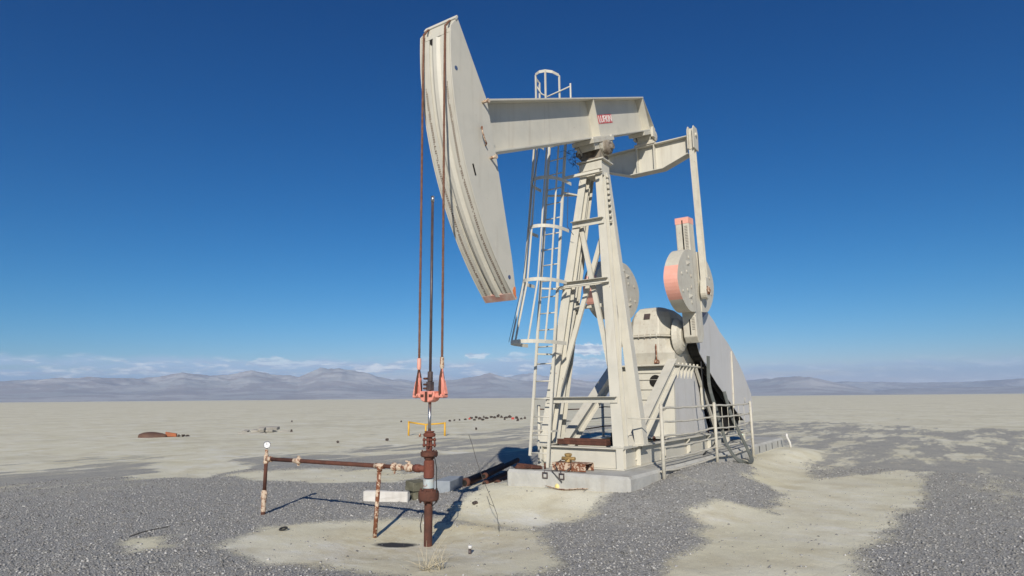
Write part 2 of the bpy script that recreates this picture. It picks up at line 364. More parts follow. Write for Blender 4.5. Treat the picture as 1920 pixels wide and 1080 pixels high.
def np_mesh(name, co, faces, k):
    me = bpy.data.meshes.new(name); me.vertices.add(len(co)); me.vertices.foreach_set('co', co.astype(np.float32).ravel())
    me.loops.add(faces.size); me.loops.foreach_set('vertex_index', faces.astype(np.int32).ravel())
    me.polygons.add(len(faces)); me.polygons.foreach_set('loop_start', np.arange(0, faces.size, k, dtype=np.int32)); me.polygons.foreach_set('loop_total', np.full(len(faces), k, np.int32))
    me.update(calc_edges=True); return me
gme = np_mesh('ground', co, q, 4)
gme.polygons.foreach_set('use_smooth', np.ones(len(q), bool))
at = gme.attributes.new('gravel', 'FLOAT', 'POINT'); at.data.foreach_set('value', Gm.ravel().astype(np.float32))
ground = bpy.data.objects.new('ground', gme); COL.objects.link(ground); ground['kind'] = 'structure'
gm = bpy.data.materials.new('desert_ground'); gm.use_nodes = True; t = gm.node_tree; N = t.nodes; L = t.links
B = N['Principled BSDF']; B.inputs['Roughness'].default_value = .95; B.inputs['Specular IOR Level'].default_value = .15
tcn = N.new('ShaderNodeTexCoord')
def gn(sc, det=6, ro=.6, st=None):
    n = N.new('ShaderNodeTexNoise'); n.inputs['Scale'].default_value = sc; n.inputs['Detail'].default_value = det; n.inputs['Roughness'].default_value = ro
    if st:
        mp = N.new('ShaderNodeMapping'); mp.inputs['Scale'].default_value = st; L.new(tcn.outputs['Object'], mp.inputs[0]); L.new(mp.outputs[0], n.inputs['Vector'])
    else: L.new(tcn.outputs['Object'], n.inputs['Vector'])
    return n.outputs[0]
def gmath(op, a, b=None):
    n = N.new('ShaderNodeMath'); n.operation = op
    for i, v in enumerate((a, b)):
        if v is None: continue
        if isinstance(v, (int, float)): n.inputs[i].default_value = v
        else: L.new(v, n.inputs[i])
    return n.outputs[0]
def gmr(x, a, b, c=0, d=1, smooth=False):
    n = N.new('ShaderNodeMapRange'); L.new(x, n.inputs[0])
    for i, v in enumerate((a, b, c, d)): n.inputs[i+1].default_value = v
    if smooth: n.interpolation_type = 'SMOOTHSTEP'
    return n.outputs[0]
def gmix(f, a, b):
    n = N.new('ShaderNodeMix'); n.data_type = 'RGBA'
    for s_, v in ((0, f), (6, a), (7, b)):
        if isinstance(v, tuple): n.inputs[s_].default_value = (*v, 1)
        elif isinstance(v, (int, float)): n.inputs[s_].default_value = v
        else: L.new(v, n.inputs[s_])
    return n.outputs[2]
ga = N.new('ShaderNodeAttribute'); ga.attribute_name = 'gravel'
dl = N.new('ShaderNodeVectorMath'); dl.operation = 'LENGTH'; L.new(tcn.outputs['Object'], dl.inputs[0])
farf = gmr(dl.outputs['Value'], 4, 16)
mps = N.new('ShaderNodeMapping'); mps.inputs['Rotation'].default_value = (0, 0, R(-55)); mps.inputs['Scale'].default_value = (.22, 1.0, 1); L.new(tcn.outputs['Object'], mps.inputs[0])
nst = N.new('ShaderNodeTexNoise'); nst.inputs['Scale'].default_value = 1.1; nst.inputs['Detail'].default_value = 9; nst.inputs['Roughness'].default_value = .72; L.new(mps.outputs[0], nst.inputs['Vector'])
msum = gmath('ADD', ga.outputs['Fac'], gmath('MULTIPLY', gmath('SUBTRACT', gn(16, 8, .85), .5), 1.4))
msum = gmath('ADD', msum, gmath('MULTIPLY', gmath('SUBTRACT', gn(2.2, 6, .7), .5), .8))
msum = gmath('ADD', msum, gmath('MULTIPLY', gmath('MULTIPLY', gmath('SUBTRACT', nst.outputs[0], .56), farf), 6.0))
gmask = gmr(msum, .31, .70)
SAND = (.68, .64, .465); SANDL = (.76, .725, .575); SANDY = (.54, .465, .29)
dl0 = N.new('ShaderNodeVectorMath'); dl0.operation = 'LENGTH'; L.new(tcn.outputs['Object'], dl0.inputs[0])
sandc = gmix(gmr(gn(.5, 5), .35, .65), SAND, SANDL)
sandc = gmix(gmr(gn(1.3, 6), .48, .75, 0, .7), sandc, SANDY)
sandc = gmix(gmath('MULTIPLY', gmr(dl0.outputs['Value'], 1.9, .9), gmr(gn(3.1, 6, .7), .40, .62, .1, .75)), sandc, (.53, .45, .28))
sandc = gmix(gmr(gn(28, 6, .7), .5, .75, 0, .4), sandc, (.45, .42, .33))
sandc = gmix(gmr(gn(60, 8, .85), .60, .66, 0, .55), sandc, (.27, .26, .22))
sandc = gmix(gmr(gn(.9, 8, .8, (1, .5, 1)), .52, .66, 0, .7), sandc, (.78, .77, .70))
sandc = gmix(gmr(gn(.16, 7, .7), .50, .64, 0, .45), sandc, (.50, .46, .34))
vor = N.new('ShaderNodeTexVoronoi'); vor.inputs['Scale'].default_value = 55; L.new(tcn.outputs['Object'], vor.inputs['Vector'])
vsep = N.new('ShaderNodeSeparateColor'); L.new(vor.outputs['Color'], vsep.inputs[0])
gcol = gmix(vsep.outputs[0], (.20, .196, .186), (.47, .46, .435))
gcol = gmix(gmr(vsep.outputs[1], .95, .99, 0, .6), gcol, (.50, .50, .48))
gcol = gmix(gmr(gn(.8, 5), .4, .7, 0, .4), gcol, (.36, .35, .31))
gcol = gmix(gmr(gn(3.5, 6, .75), .54, .70, 0, .6), gcol, (.46, .44, .37))
dust = gmath('MULTIPLY', gmr(dl.outputs['Value'], 5, 14), gmr(gn(1.7, 7, .7), .35, .65, .15, .62))
gcol = gmix(dust, gcol, (.55, .52, .42))
col = gmix(gmask, sandc, gcol)
# a dark oval patch beside the well
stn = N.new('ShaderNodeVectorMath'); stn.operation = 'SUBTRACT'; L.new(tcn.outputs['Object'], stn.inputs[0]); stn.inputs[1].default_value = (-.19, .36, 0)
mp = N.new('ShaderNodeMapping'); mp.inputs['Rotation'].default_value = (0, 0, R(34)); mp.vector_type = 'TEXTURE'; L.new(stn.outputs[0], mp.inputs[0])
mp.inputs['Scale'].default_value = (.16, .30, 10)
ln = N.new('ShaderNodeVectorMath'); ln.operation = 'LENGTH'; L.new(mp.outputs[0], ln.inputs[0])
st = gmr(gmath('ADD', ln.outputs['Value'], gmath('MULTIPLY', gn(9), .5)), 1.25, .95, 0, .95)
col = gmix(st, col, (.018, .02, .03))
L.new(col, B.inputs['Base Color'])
# mud cracks + grain
vc = N.new('ShaderNodeTexVoronoi'); vc.feature = 'DISTANCE_TO_EDGE'; vc.inputs['Scale'].default_value = 7.5
mpw = N.new('ShaderNodeMapping'); L.new(tcn.outputs['Object'], mpw.inputs[0]); L.new(mpw.outputs[0], vc.inputs['Vector'])
crack = gmath('MULTIPLY', gmr(vc.outputs['Distance'], 0, .05, 0, 1), gmr(gn(1.0), .42, .6))
hgt = gmath('ADD', gmath('MULTIPLY', gn(40, 8, .75), .30), gmath('MULTIPLY', crack, .10))
hgt = gmath('ADD', hgt, gmath('MULTIPLY', gmath('MULTIPLY', gmath('SUBTRACT', 1.0, vor.outputs['Distance']), gmask), .8))
hgt = gmath('ADD', hgt, gmath('MULTIPLY', gn(6, 6, .7), .6))
bp = N.new('ShaderNodeBump'); bp.inputs['Strength'].default_value = .9; bp.inputs['Distance'].default_value = .02; L.new(hgt, bp.inputs['Height']); L.new(bp.outputs[0], B.inputs['Normal'])
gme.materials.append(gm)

def gz(x, y): return float(ground_z(np.array([x]), np.array([y]))[0])

# loose stones of the gravel, near the camera: nobody could count them
def stones(n, xr, yr, smin, smax, seed, maxd):
    rg = np.random.default_rng(seed)
    x = rg.uniform(*xr, n*3); y = rg.uniform(*yr, n*3)
    d = np.hypot(x-CAMLOC.x, y-CAMLOC.y); a = np.degrees(np.arctan2(y-CAMLOC.y, x-CAMLOC.x))
    g = gravel_mask(x, y)
    keep = (d > 2.2) & (d < maxd) & (a > -12) & (a < 82) & (rg.random(len(x)) < np.clip((g-.20)*1.5, .035, 1)) & (rg.random(len(x)) < np.clip(7.0/d, 0, 1)**1.2)
    pad = (x > 3.15) & (x < 14.2) & (y > -1.3) & (y < 1.06)
    keep &= ~pad
    x = x[keep][:n]; y = y[keep][:n]; return x, y, rg
def stone_mesh(name, n, xr, yr, smin, smax, seed, maxd):
    x, y, rg = stones(n, xr, yr, smin, smax, seed, maxd); m = len(x)
    z = ground_z(x, y)+gravel_mask(x, y)*.012
    base = np.array([(1,0,0),(0,1,0),(-1,0,0),(0,-1,0),(0,0,1),(0,0,-1)], float)
    s = smin*(smax/smin)**(rg.random(m)**2.6)
    V = base[None]*rg.uniform(.55, 1.25, (m, 6, 1))*s[:,None,None]
    V[:,:,2] *= .65
    th = rg.uniform(0, 2*np.pi, m); ph = rg.uniform(-.7, .7, m)
    c, sn = np.cos(ph)[:,None], np.sin(ph)[:,None]; vx = V[:,:,0]*c-V[:,:,2]*sn; vz = V[:,:,0]*sn+V[:,:,2]*c
    c, sn = np.cos(th)[:,None], np.sin(th)[:,None]; X_ = vx*c-V[:,:,1]*sn; Y_ = vx*sn+V[:,:,1]*c
    P = np.stack([X_+x[:,None], Y_+y[:,None], vz+(z+s*.2)[:,None]], -1).reshape(-1, 3)
    f = np.array([(0,1,4),(1,2,4),(2,3,4),(3,0,4),(1,0,5),(2,1,5),(3,2,5),(0,3,5)])
    Fc = (f[None]+6*np.arange(m)[:,None,None]).reshape(-1, 3)
    me = np_mesh(name, P, Fc, 3)
    a_ = me.attributes.new('tone', 'FLOAT', 'POINT'); a_.data.foreach_set('value', np.repeat(rg.random(m), 6).astype(np.float32))
    o = bpy.data.objects.new(name, me); COL.objects.link(o); return o
sm_ = bpy.data.materials.new('gravel_stone'); sm_.use_nodes = True; t2 = sm_.node_tree
b2 = t2.nodes['Principled BSDF']; b2.inputs['Roughness'].default_value = .75; b2.inputs['Specular IOR Level'].default_value = .3
a2 = t2.nodes.new('ShaderNodeAttribute'); a2.attribute_name = 'tone'; cr = t2.nodes.new('ShaderNodeValToRGB')
e = cr.color_ramp.elements; e[0].color = (.135, .132, .125, 1); e[1].color = (.58, .57, .55, 1); e[1].position = 1
for p_, c_ in ((.5, (.282, .275, .258, 1)), (.90, (.38, .375, .36, 1)), (.98, (.50, .49, .47, 1))): k = e.new(p_); k.color = c_
t2.links.new(a2.outputs['Fac'], cr.inputs[0]); t2.links.new(cr.outputs[0], b2.inputs['Base Color'])
st1 = stone_mesh('gravel', 170000, (-4.5, 16), (-8, 14), .006, .024, 5, 17)
st1.data.materials.append(sm_); tag(st1, 'loose grey gravel stones scattered over the desert ground', 'gravel', kind='stuff')

# ------------------------------------------------------------------ mountains (heightfield far off)
ridge = [(-60,.9),(-40,.6),(-20,.8),(-8,.5),(0,.45),(3.5,.46),(4.9,.28),(6.4,.67),(7.9,1.03),(9.4,1.4),(11.4,1.44),(12.6,1.25),(14.3,1.14),(18,1.0),(22,1.2),(26,1.31),(27.8,1.33),(29.7,1.68),(32.6,1.38),(34.5,1.64),(36.5,2.13),(39.8,1.63),(43.1,1.36),(45.4,1.75),(47.3,2.21),(49.6,2.58),(51.3,2.53),(53.1,1.84),(54.8,2.02),(56.9,2.31),(58.5,1.95),(60.1,1.9),(61.8,2.14),(63.5,1.79),(65.6,1.61),(70,1.8),(74,1.5),(80,2.0),(90,1.6),(110,2.1),(140,1.0)]
ra = np.array([a for a, _ in ridge]); re_ = np.array([b for _, b in ridge])
def mountain(name, d0, d1, dr, scale, seed, foot, azoff=0, lo=-60, hi=140, jag=.35, bump=1.0):
    A = np.radians(np.arange(lo, hi, .11)); Rr = np.concatenate([np.linspace(d0, dr, 90), np.linspace(dr, d1, 30)[1:]])
    AA, RR = np.meshgrid(A, Rr); H = np.interp(np.degrees(AA)+azoff, ra, re_)*scale
    Hh = np.tan(np.radians(H))*dr
    x, y = RR*np.cos(AA), RR*np.sin(AA)
    t = (RR-d0)/(dr-d0)
    fan = np.clip(t/.62, 0, 1)**1.25*foot                                   # long smooth alluvial fan
    up = sst((t-.5)/.5)
    rid = 1-np.abs(fbm(x, y, 1/900., seed, 6))*2.6
    prof = fan + (1-foot)*up*(1-jag*(1-t.clip(0,1))*1.0)
    rid2 = 1-np.abs(fbm(x, y, 1/330., seed+40, 5))*3.0
    z = Hh*prof + up*np.clip(1.25-t, 0.0, 1)*Hh*((rid-.75)*jag*2.2+(rid2-.7)*.22)*bump
    z = z + up*Hh*.07*fbm(x, y, 1/180., seed+9, 4)*2
    back = np.clip((RR-dr)/(d1-dr), 0, 1); z = z*(1-back**1.5)-12*(t < .01)
    c = np.stack([x, y, z], -1).reshape(-1, 3); ny, nx = x.shape; ii = np.arange(nx*ny).reshape(ny, nx)
    f = np.stack([ii[:-1,:-1], ii[:-1,1:], ii[1:,1:], ii[1:,:-1]], -1).reshape(-1, 4)
    me = np_mesh(name, c, f, 4); me.polygons.foreach_set('use_smooth', np.ones(len(f), bool))
    o = bpy.data.objects.new(name, me); COL.objects.link(o); o['kind'] = 'structure'; return o
MT = mat('mountain_rock', (.43, .44, .44), .95, blot=((.56, .545, .53), .0014, 1), spots=((.30, .27, .28), .0022, .50, .5), spec=.1)
m1 = mountain('mountains', 5200, 10500, 8600, 1.0, 101, .42); m1.data.materials.append(MT)
m2 = mountain('mountains', 10600, 13800, 12600, .80, 211, .3, azoff=17.0); m2.data.materials.append(MT)

# ------------------------------------------------------------------ concrete foundation
mb = MB(); mb.box(3.17, 14.1, -1.28, 1.05, -.25, .42)
o = mb.build('concrete_foundation', CONC, org=(8.6, -.1, 0), bevel=.045); tag(o, 'long low concrete foundation slab under the pumpjack', 'foundation')
for x in (11.2, 11.9, 12.6, 13.3):
    m = MB(); m.box(x, x+.05, -1.284, -1.2815, .20, .36); q_ = m.build('anchor_slot', BLACKM, o)

# ------------------------------------------------------------------ PUMPJACK
PJ = thing('pumpjack', 'tall cream painted oil pumpjack standing on a concrete slab', 'pumpjack', (4.9, 0, .42))
XP, ZP, TI = 4.926, 6.688, R(-22.584)
def BM(u, v, y): return Vector((XP-u*math.cos(TI)+v*math.sin(TI), y, ZP+u*math.sin(TI)+v*math.cos(TI)))
def sub(root, name, label=None):
    o = bpy.data.objects.new(name, None); COL.objects.link(o); o.parent = root; o['_org'] = root['_org']; return o
# --- skid
mb = MB()
for s in (-1, 1): mb.ibeam((3.9, s*.765, .607), (9.7, s*.765, .607), .2, .37, .02, .014)
mb.ibeam((3.99, -.86, .604), (3.99, .86, .604), .19, .362, .02, .014)
for x in (5.2, 6.6, 8.2, 9.5): mb.ibeam((x, -.75, .60), (x, .75, .60), .16, .33, .016, .012)
for s in (-1, 1):
    for x in (4.6, 5.8, 7.2, 8.6): mb.box(x, x+.012, s*.775 if s > 0 else -.862, .862 if s > 0 else -.775, .445, .772)
mb.box(3.897, 3.906, -.855, -.72, .425, .785); mb.box(6.4, 9.3, -.72, .72, .795, .81)
skid = mb.build('skid_base', PAINT, PJ, bevel=.004)
mb = MB(); mb.box(4.15, 4.42, -.42, .58, .80, .86); mb.box(4.15, 4.17, -.42, .58, .862, .90); mb.box(4.40, 4.42, -.42, .58, .862, .90)
mb.build('rusty_channel', RUST_SHADE, PJ, bevel=.003)
mb = MB(); mb.box(4.3, 4.55, -.50, -.44, .80, 1.02); mb.build('bracket', RUBBER, PJ)
mb = MB()
for x in (4.05, 5.6, 6.1, 8.9):
    mb.cyl((x, -.72, .80), (x, -.72, .90), .018, 8); mb.cyl((x, -.72, .845), (x, -.72, .875), .035, 6)
mb.build('anchor_bolt', RUST_SHADE, PJ)
# --- samson post
top_z = 6.22
post = None
mb = MB(); mb.box(4.66, 5.14, -.30, .30, 6.315, 6.345); mb.box(4.72, 5.08, -.235, .235, 6.02, 6.313)
mb.box(4.695, 4.718, -.25, .25, 6.06, 6.30); mb.box(4.60, 4.69, -.28, .28, 6.03, 6.045); mb.box(4.62, 4.69, -.26, .26, 6.10, 6.112)
post = mb.build('samson_post', PAINT, PJ, bevel=.004)
def hleg(a, b, w, h, up): 
    m = MB(); m.ibeam(a, b, w, h, .018, .014, up, w2=w*.92, h2=h*.92); return m
for s in (-1, 1):
    a = Vector((4.05, s*.745, .79)); b = Vector((4.80, s*.165, 6.10))
    m = MB(); m.bar(a+Vector((-.09, 0, 0)), b+Vector((-.075, 0, 0)), .205, .02, (1, 0, 0), w2=.15)        # front flange
    m.bar(a+Vector((.09, 0, 0)), b+Vector((.075, 0, 0)), .205, .02, (1, 0, 0), w2=.15)
    m.bar(a+Vector((0, -s*.02, 0)), b+Vector((0, -s*.02, 0)), .016, .159, (1, 0, 0), h2=.129)
    m.box(a.x-.16, a.x+.2, a.y-.12, a.y+.12, .792, .815)
    m.build('leg', PAINT, post, bevel=.003)
    a = Vector((4.66, s*.86, .79)); b = Vector((5.0, s*.17, 6.10))
    m = MB(); m.bar(a+Vector((-.09, 0, 0)), b+Vector((-.06, 0, 0)), .16, .018, (1, 0, 0), w2=.13)
    m.bar(a+Vector((.09, 0, 0)), b+Vector((.06, 0, 0)), .16, .018, (1, 0, 0), w2=.13)
    m.bar(a+Vector((0, s*.088, 0)), b+Vector((0, s*.073, 0)), .016, .200, (1, 0, 0), h2=.14)
    m.box(a.x-.17, a.x+.17, a.y-.10, a.y+.10, .792, .815)
    m.build('leg', PAINT, post, bevel=.003)
def xf(z): return 4.05+(z-.79)*(4.80-4.05)/(6.1-.79)
def yf(z): return .745-(z-.79)*(.745-.165)/(6.1-.79)
for z, ov in ((1.6, .06), (3.78, .06), (5.0, .06), (5.55, .06)):
    m = MB(); x = xf(z)-.12; w = yf(z)+ov
    if z > 5.3: continue
    m.box(x-.10, x, -w, w, z+.045, z+.055); m.box(x-.012, x, -w, w, z-.055, z+.044)
    m.build('crossbar', PAINT, post, bevel=.002)
m = MB(); m.box(4.74, 4.82, -.50, .50, 3.36, 3.43); m.build('crossbar', PAINT, post, bevel=.002)
m = MB(); m.bar((xf(5.0)+.02, yf(5.0)-.06, 4.95), (xf(1.6)+.02, -yf(1.6)+.02, 1.62), .09, .05, (1,0,0)); m.build('diagonal_brace', PAINT, post)
m = MB(); m.bar((xf(5.0)+.10, -yf(5.0)+.06, 4.85), (xf(1.6)+.10, yf(1.6)-.02, 1.62), .09, .05, (1,0,0)); m.build('diagonal_brace', PAINT, post)
# side bracing between front and rear leg (far and near)
for s in (-1, 1):
    m = MB()
    for z0, z1 in ((1.5, 3.6), (3.6, 5.2)):
        m.bar((xf(z0)+.10, s*yf(z0), z0), (4.72+(z1-.8)*.055, s*yf(z1)*1.05, z1), .012, .06, (0,1,0))
    m.build('side_brace', PAINT, post)
# bolts up the near edge of post
m = MB()
for k in range(9):
    z = 6.0-k*.12; m.cyl((xf(z)+.13, -yf(z)-.05, z), (xf(z)+.13, -yf(z)-.115, z), .026, 6)
m.build('bolt', PAINT2, post)
# --- saddle bearing
m = MB()
m.prism([(-.30, 6.347), (.30, 6.347), (.26, 6.42), (.17, 6.62), (-.17, 6.62), (-.26, 6.42)], lambda a, b, t_: (XP+a*.8, t_, b), -.20, .20)
for s in (-1, 1):
    m.lathe([(.05, s*.225), (.15, s*.225), (.15, s*.33), (.11, s*.36), (.05, s*.36)], (XP, 0, ZP-.06), 'y', 20)
m.cyl((XP, -.42, ZP-.06), (XP, .42, ZP-.06), .06, 16)
sb = m.build('saddle_bearing', GRIME_SHADE, PJ, bevel=.005)
m = MB(); 
P = [BM(.52, .165, -.24), BM(-.52, .165, -.24), BM(-.52, .165, .24), BM(.52, .165, .24)]
P2 = [BM(.52, .08, -.24), BM(-.52, .08, -.24), BM(-.52, .08, .24), BM(.52, .08, .24)]
m.hexa(P2+P); 
m.hexa([BM(.42, -.05, -.2), BM(-.30, -.05, -.2), BM(-.30, -.05, .2), BM(.42, -.05, .2), BM(.42, .078, -.2), BM(-.30, .078, -.2), BM(-.30, .078, .2), BM(.42, .078, .2)])
for s in (-1, 1):
    m.prism([(.22, .06), (-.32, .06), (-.30, -.12), (-.12, -.22), (.10, -.20), (.20, -.05)], lambda a, b, t_: BM(a, b, t_), s*.205, s*.26)
m.build('bearing_cap', PAINT2, sb, bevel=.004)
m = MB()
for u in (.46, -.46):
    for y in (-.2, .2): m.cyl(BM(u, .20, y), BM(u, .02, y), .022, 8)
m.build('bolt', PAINT2, sb)
m = MB()
for k in range(26):
    pts = [Vector((4.45+random.uniform(-.1, .1), .25+random.uniform(-.12, .12), 6.42+random.uniform(-.15, .12)))]
    for j in range(3): pts.append(pts[-1]+Vector((random.uniform(-.09,.09), random.uniform(-.09,.09), random.uniform(-.09,.07))))
    m.tube(pts, .004, 4)
m.build('bird_nest', DARKTWIG, PJ)
# --- walking beam
def bprism(m, uv, y0, y1): m.prism(uv, lambda a, b, t_: BM(a, b, t_), y0, y1)
m = MB()
V0, V1, UR0, UR1, UF = .17, .972, -3.231, -2.834, 4.05
def urr(v): return UR0+(UR1-UR0)*(v-V0)/(V1-V0)
bprism(m, [(UF, V0), (urr(V0), V0), (urr(V0+.03), V0+.03), (UF, V0+.03)], -.2, .2)
bprism(m, [(UF, V1-.03), (urr(V1-.03), V1-.03), (urr(V1), V1), (UF, V1)], -.2, .2)
bprism(m, [(UF, V0+.03), (urr(V0+.03)+.02, V0+.03), (urr(V1-.03)+.02, V1-.03), (UF, V1-.03)], -.01, .01)
beam = m.build('walking_beam', PAINT, PJ, bevel=.003)
for u0, u1, (a0, a1) in ((.02, .02, (V0+.03, V1-.03)), (UR0+.34, UR1+.05, (V0+.03, V1-.03))):
    m = MB()
    for s in (-1, 1):
        m.hexa([BM(u0, a0, s*.011), BM(u0-.02, a0, s*.011), BM(u0-.02, a0, s*.192), BM(u0, a0, s*.192), BM(u1, a1, s*.011), BM(u1-.02, a1, s*.011), BM(u1-.02, a1, s*.192), BM(u1, a1, s*.192)])
    m.build('stiffener', PAINT, beam)
m = MB(); m.hexa([BM(urr(V0)+.002, V0+.031, -.196), BM(urr(V0)+.018, V0+.031, -.196), BM(urr(V0)+.018, V0+.031, .196), BM(urr(V0)+.002, V0+.031, .196), BM(urr(V1)+.002, V1-.031, -.196), BM(urr(V1)+.018, V1-.031, -.196), BM(urr(V1)+.018, V1-.031, .196), BM(urr(V1)+.002, V1-.031, .196)])
m.build('end_plate', PAINT, beam)
# maker's plate
m = MB(); bprism(m, [(-.42, .47), (-1.15, .47), (-1.15, .655), (-.42, .655)], -.016, -.0105)
sign = m.build('maker_plate', SIGNRED, beam)
tcu = bpy.data.curves.new('lettering', 'FONT'); tcu.body = 'LUFKIN'; tcu.size = 1.0; tcu.extrude = .001; tcu.align_x = 'LEFT'
to = bpy.data.objects.new('tmp', tcu); COL.objects.link(to); dg = bpy.context.evaluated_depsgraph_get(); dg.update()
tme = bpy.data.meshes.new_from_object(to.evaluated_get(dg)); bpy.data.objects.remove(to)
cs = np.array([v.co[:] for v in tme.vertices]); x0, x1 = cs[:,0].min(), cs[:,0].max(); z0, z1 = cs[:,1].min(), cs[:,1].max()
for v in tme.vertices:
    a = (v.co.x-x0)/(x1-x0); b = (v.co.y-z0)/(z1-z0)
    p = BM(-.45-a*.67, .492+b*.143, -.0185-v.co.z); v.co = p-Vector(PJ['_org'])
tme.materials.append(SIGNWH)
# thicken the strokes with a second, slightly shifted copy
bmt = bmesh.new(); bmt.from_mesh(tme); geo = bmesh.ops.duplicate(bmt, geom=bmt.verts[:]+bmt.edges[:]+bmt.faces[:])
bmesh.ops.translate(bmt, verts=[g for g in geo['geom'] if isinstance(g, bmesh.types.BMVert)], vec=(.008, -.0008, .003)); bmt.to_mesh(tme); bmt.free()
lo = bpy.data.objects.new('lettering', tme); COL.objects.link(lo); lo.parent = beam
# --- horse head
RA = XP
def HA(a, y, dr=0.0): a = R(a); return Vector((XP-(RA+dr)*math.cos(a), y, ZP+(RA+dr)*math.sin(a)))
A0, A1 = 1.0, -46.93
arcp = [A0+(A1-A0)*i/46 for i in range(47)]
rear = [(1.535, 3.30), (1.475, 3.72), (1.10, 5.2), (.86, 6.0), (.16, 6.97)]
rear = [(1.56, 3.25), (1.47, 3.72), (1.08, 5.2), (.85, 6.0), (.15, 6.98)]
HY = .285
head = None
m = MB()
# curved front plate
def strip(m, y0, y1, r0, r1, aa=arcp):
    rows = [[m.bm.verts.new(HA(a, y, r)) for (y, r) in ((y0, r1), (y1, r1), (y1, r0), (y0, r0))] for a in aa]
    for A_, B_ in zip(rows, rows[1:]):
        for k in range(4): m._f([A_[k], A_[(k+1) % 4], B_[(k+1) % 4], B_[k]])
    m._f(rows[0]); m._f(rows[-1][::-1])
strip(m, -HY+.016, HY-.016, -.05, -.03)
head = m.build('horse_head', PAINT, PJ)
for s in (-1, 1):
    m = MB(); poly = [(HA(a, 0).x, HA(a, 0).z) for a in arcp]+rear
    m.prism(poly, lambda a, b, t_: (a, t_, b), s*(HY-.014), s*HY); 
    m.build('side_plate', PAINT, head, bevel=.003)
    # thin wear strip standing proud on the face, for the rope
    m = MB(); strip(m, s*.115 if s > 0 else -.262, .262 if s > 0 else -.115, -.029, -.008, arcp[1:-1]); m.build('rope_track', PAINT, head)
    m = MB()
    la = R(1)/R(1)
    for yy in (.178, .197):
        a = -9.0 if yy < .19 else -8.2
        while a > -45.5:
            if random.random() < .93:
                y = s*yy + .006*math.sin(a*.5); dl = .20+random.random()*.08
                wv = .0055
                m.hexa([HA(a, y-wv, -.008), HA(a, y+wv, -.008), HA(a-dl, y+wv+.004, -.008), HA(a-dl, y-wv+.004, -.008), HA(a, y-wv, -.0045), HA(a, y+wv, -.0045), HA(a-dl, y+wv+.004, -.0045), HA(a-dl, y-wv+.004, -.0045)])
            a -= .38
    m.build('rope_wear_marks', mat('rope_grime', (.14, .09, .065), .9) if s < 0 else bpy.data.materials['rope_grime'], head)
# centre rib, folded
m = MB(); rows = []
for a in arcp[1:-1]:
    rows.append([m.bm.verts.new(HA(a, y, r)) for y, r in ((-.075, -.029), (-.03, .004), (.03, .004), (.075, -.029))])
for A_, B_ in zip(rows, rows[1:]):
    for k in range(3): m._f([A_[k], A_[k+1], B_[k+1], B_[k]])
m.build('centre_rib', PAINT, head)
m = MB(); strip(m, .082, .090, -.029, -.0275, arcp[28:-1]); m.build('dark_strip', BLACKM, head)  # thin black strip down the lower face beside the rib
# pink painted toe
m = MB(); strip(m, -HY-.002, HY+.002, -.052, -.002, [-45.45, -45.9, -46.4, -46.95]); 
m.build('painted_toe', PALEPINK, head)
m = MB(); m.prism([(1.566, 3.11), (1.50, 3.17), (1.48, 3.22), (1.51, 3.28), (1.555, 3.285), (1.562, 3.2)], lambda a, b, t_: (a, t_, b), -HY-.004, -HY-.0005); m.build('orange_paint_patch', ORANGE, head)
# rear closing plates, top roller
m = MB()
for (xa, za), (xb, zb) in zip(rear[:-1], rear[1:]):
    if za > 5.1 and zb < 6.1: continue
    m.hexa([(xa-.012, -HY+.015, za), (xa, -HY+.015, za), (xa, HY-.015, za), (xa-.012, HY-.015, za), (xb-.012, -HY+.015, zb), (xb, -HY+.015, zb), (xb, HY-.015, zb), (xb-.012, HY-.015, zb)])
m.build('rear_plate', PAINT, head)
m = MB(); m.hexa([(.085, -HY-.012, 6.93), (.115, -HY-.012, 6.91), (.115, HY+.012, 6.91), (.085, HY+.012, 6.93), (.13, -HY-.012, 7.00), (.16, -HY-.012, 6.98), (.16, HY+.012, 6.98), (.13, HY+.012, 7.00)])
m.box(.10, .13, -.27, .27, 6.72, 6.92); m.box(.02, .10, -.25, .25, 6.70, 6.76); m.build('top_cap', PAINT, head, bevel=.003)
m = MB(); m.prism([(.065*math.cos(k*PI/6), .065*math.sin(k*PI/6)) for k in range(12)], lambda a, b, t_: HA(-.25+b*11.6, a+.055, -.026+t_), 0, .004)
m.build('lifting_hole', BLACKM, head)
for (x, z, kind) in ((.13, 6.19, 'h'), (1.395, 3.41, 'h')):
    m = MB(); m.lathe([(.001, -HY-.0045), (.032, -HY-.0045), (.032, -HY-.0005), (.001, -HY-.0005)], (x, 0, z), 'y', 16); m.build('bolt_hole', mat('hole_blue', (.06, .10, .2), .9), head)
for (x, z) in ((.74, 5.92), (.93, 5.12)):
    m = MB(); m.cyl((x, -HY-.001, z), (x, -HY-.10, z), .022, 10); m.cyl((x, -HY-.10, z), (x, -HY-.115, z), .034, 10)
    m.build('latch_pin', PALERUST, head)
m = MB(); m.tube([(.70, -HY-.01, 5.50), (.66, -HY-.05, 5.50), (.66, -HY-.06, 5.42), (.72, -HY-.05, 5.34), (.77, -HY-.05, 5.28), (.80, -HY-.01, 5.27)], .012, 8); m.build('hook', RUSTWH, head)
m = MB(); strip(m, -HY-.006, -HY-.001, -.18, -.15, [-22.0, -22.6, -23.3, -24]); m.build('weld_slot', BLACKM, head)
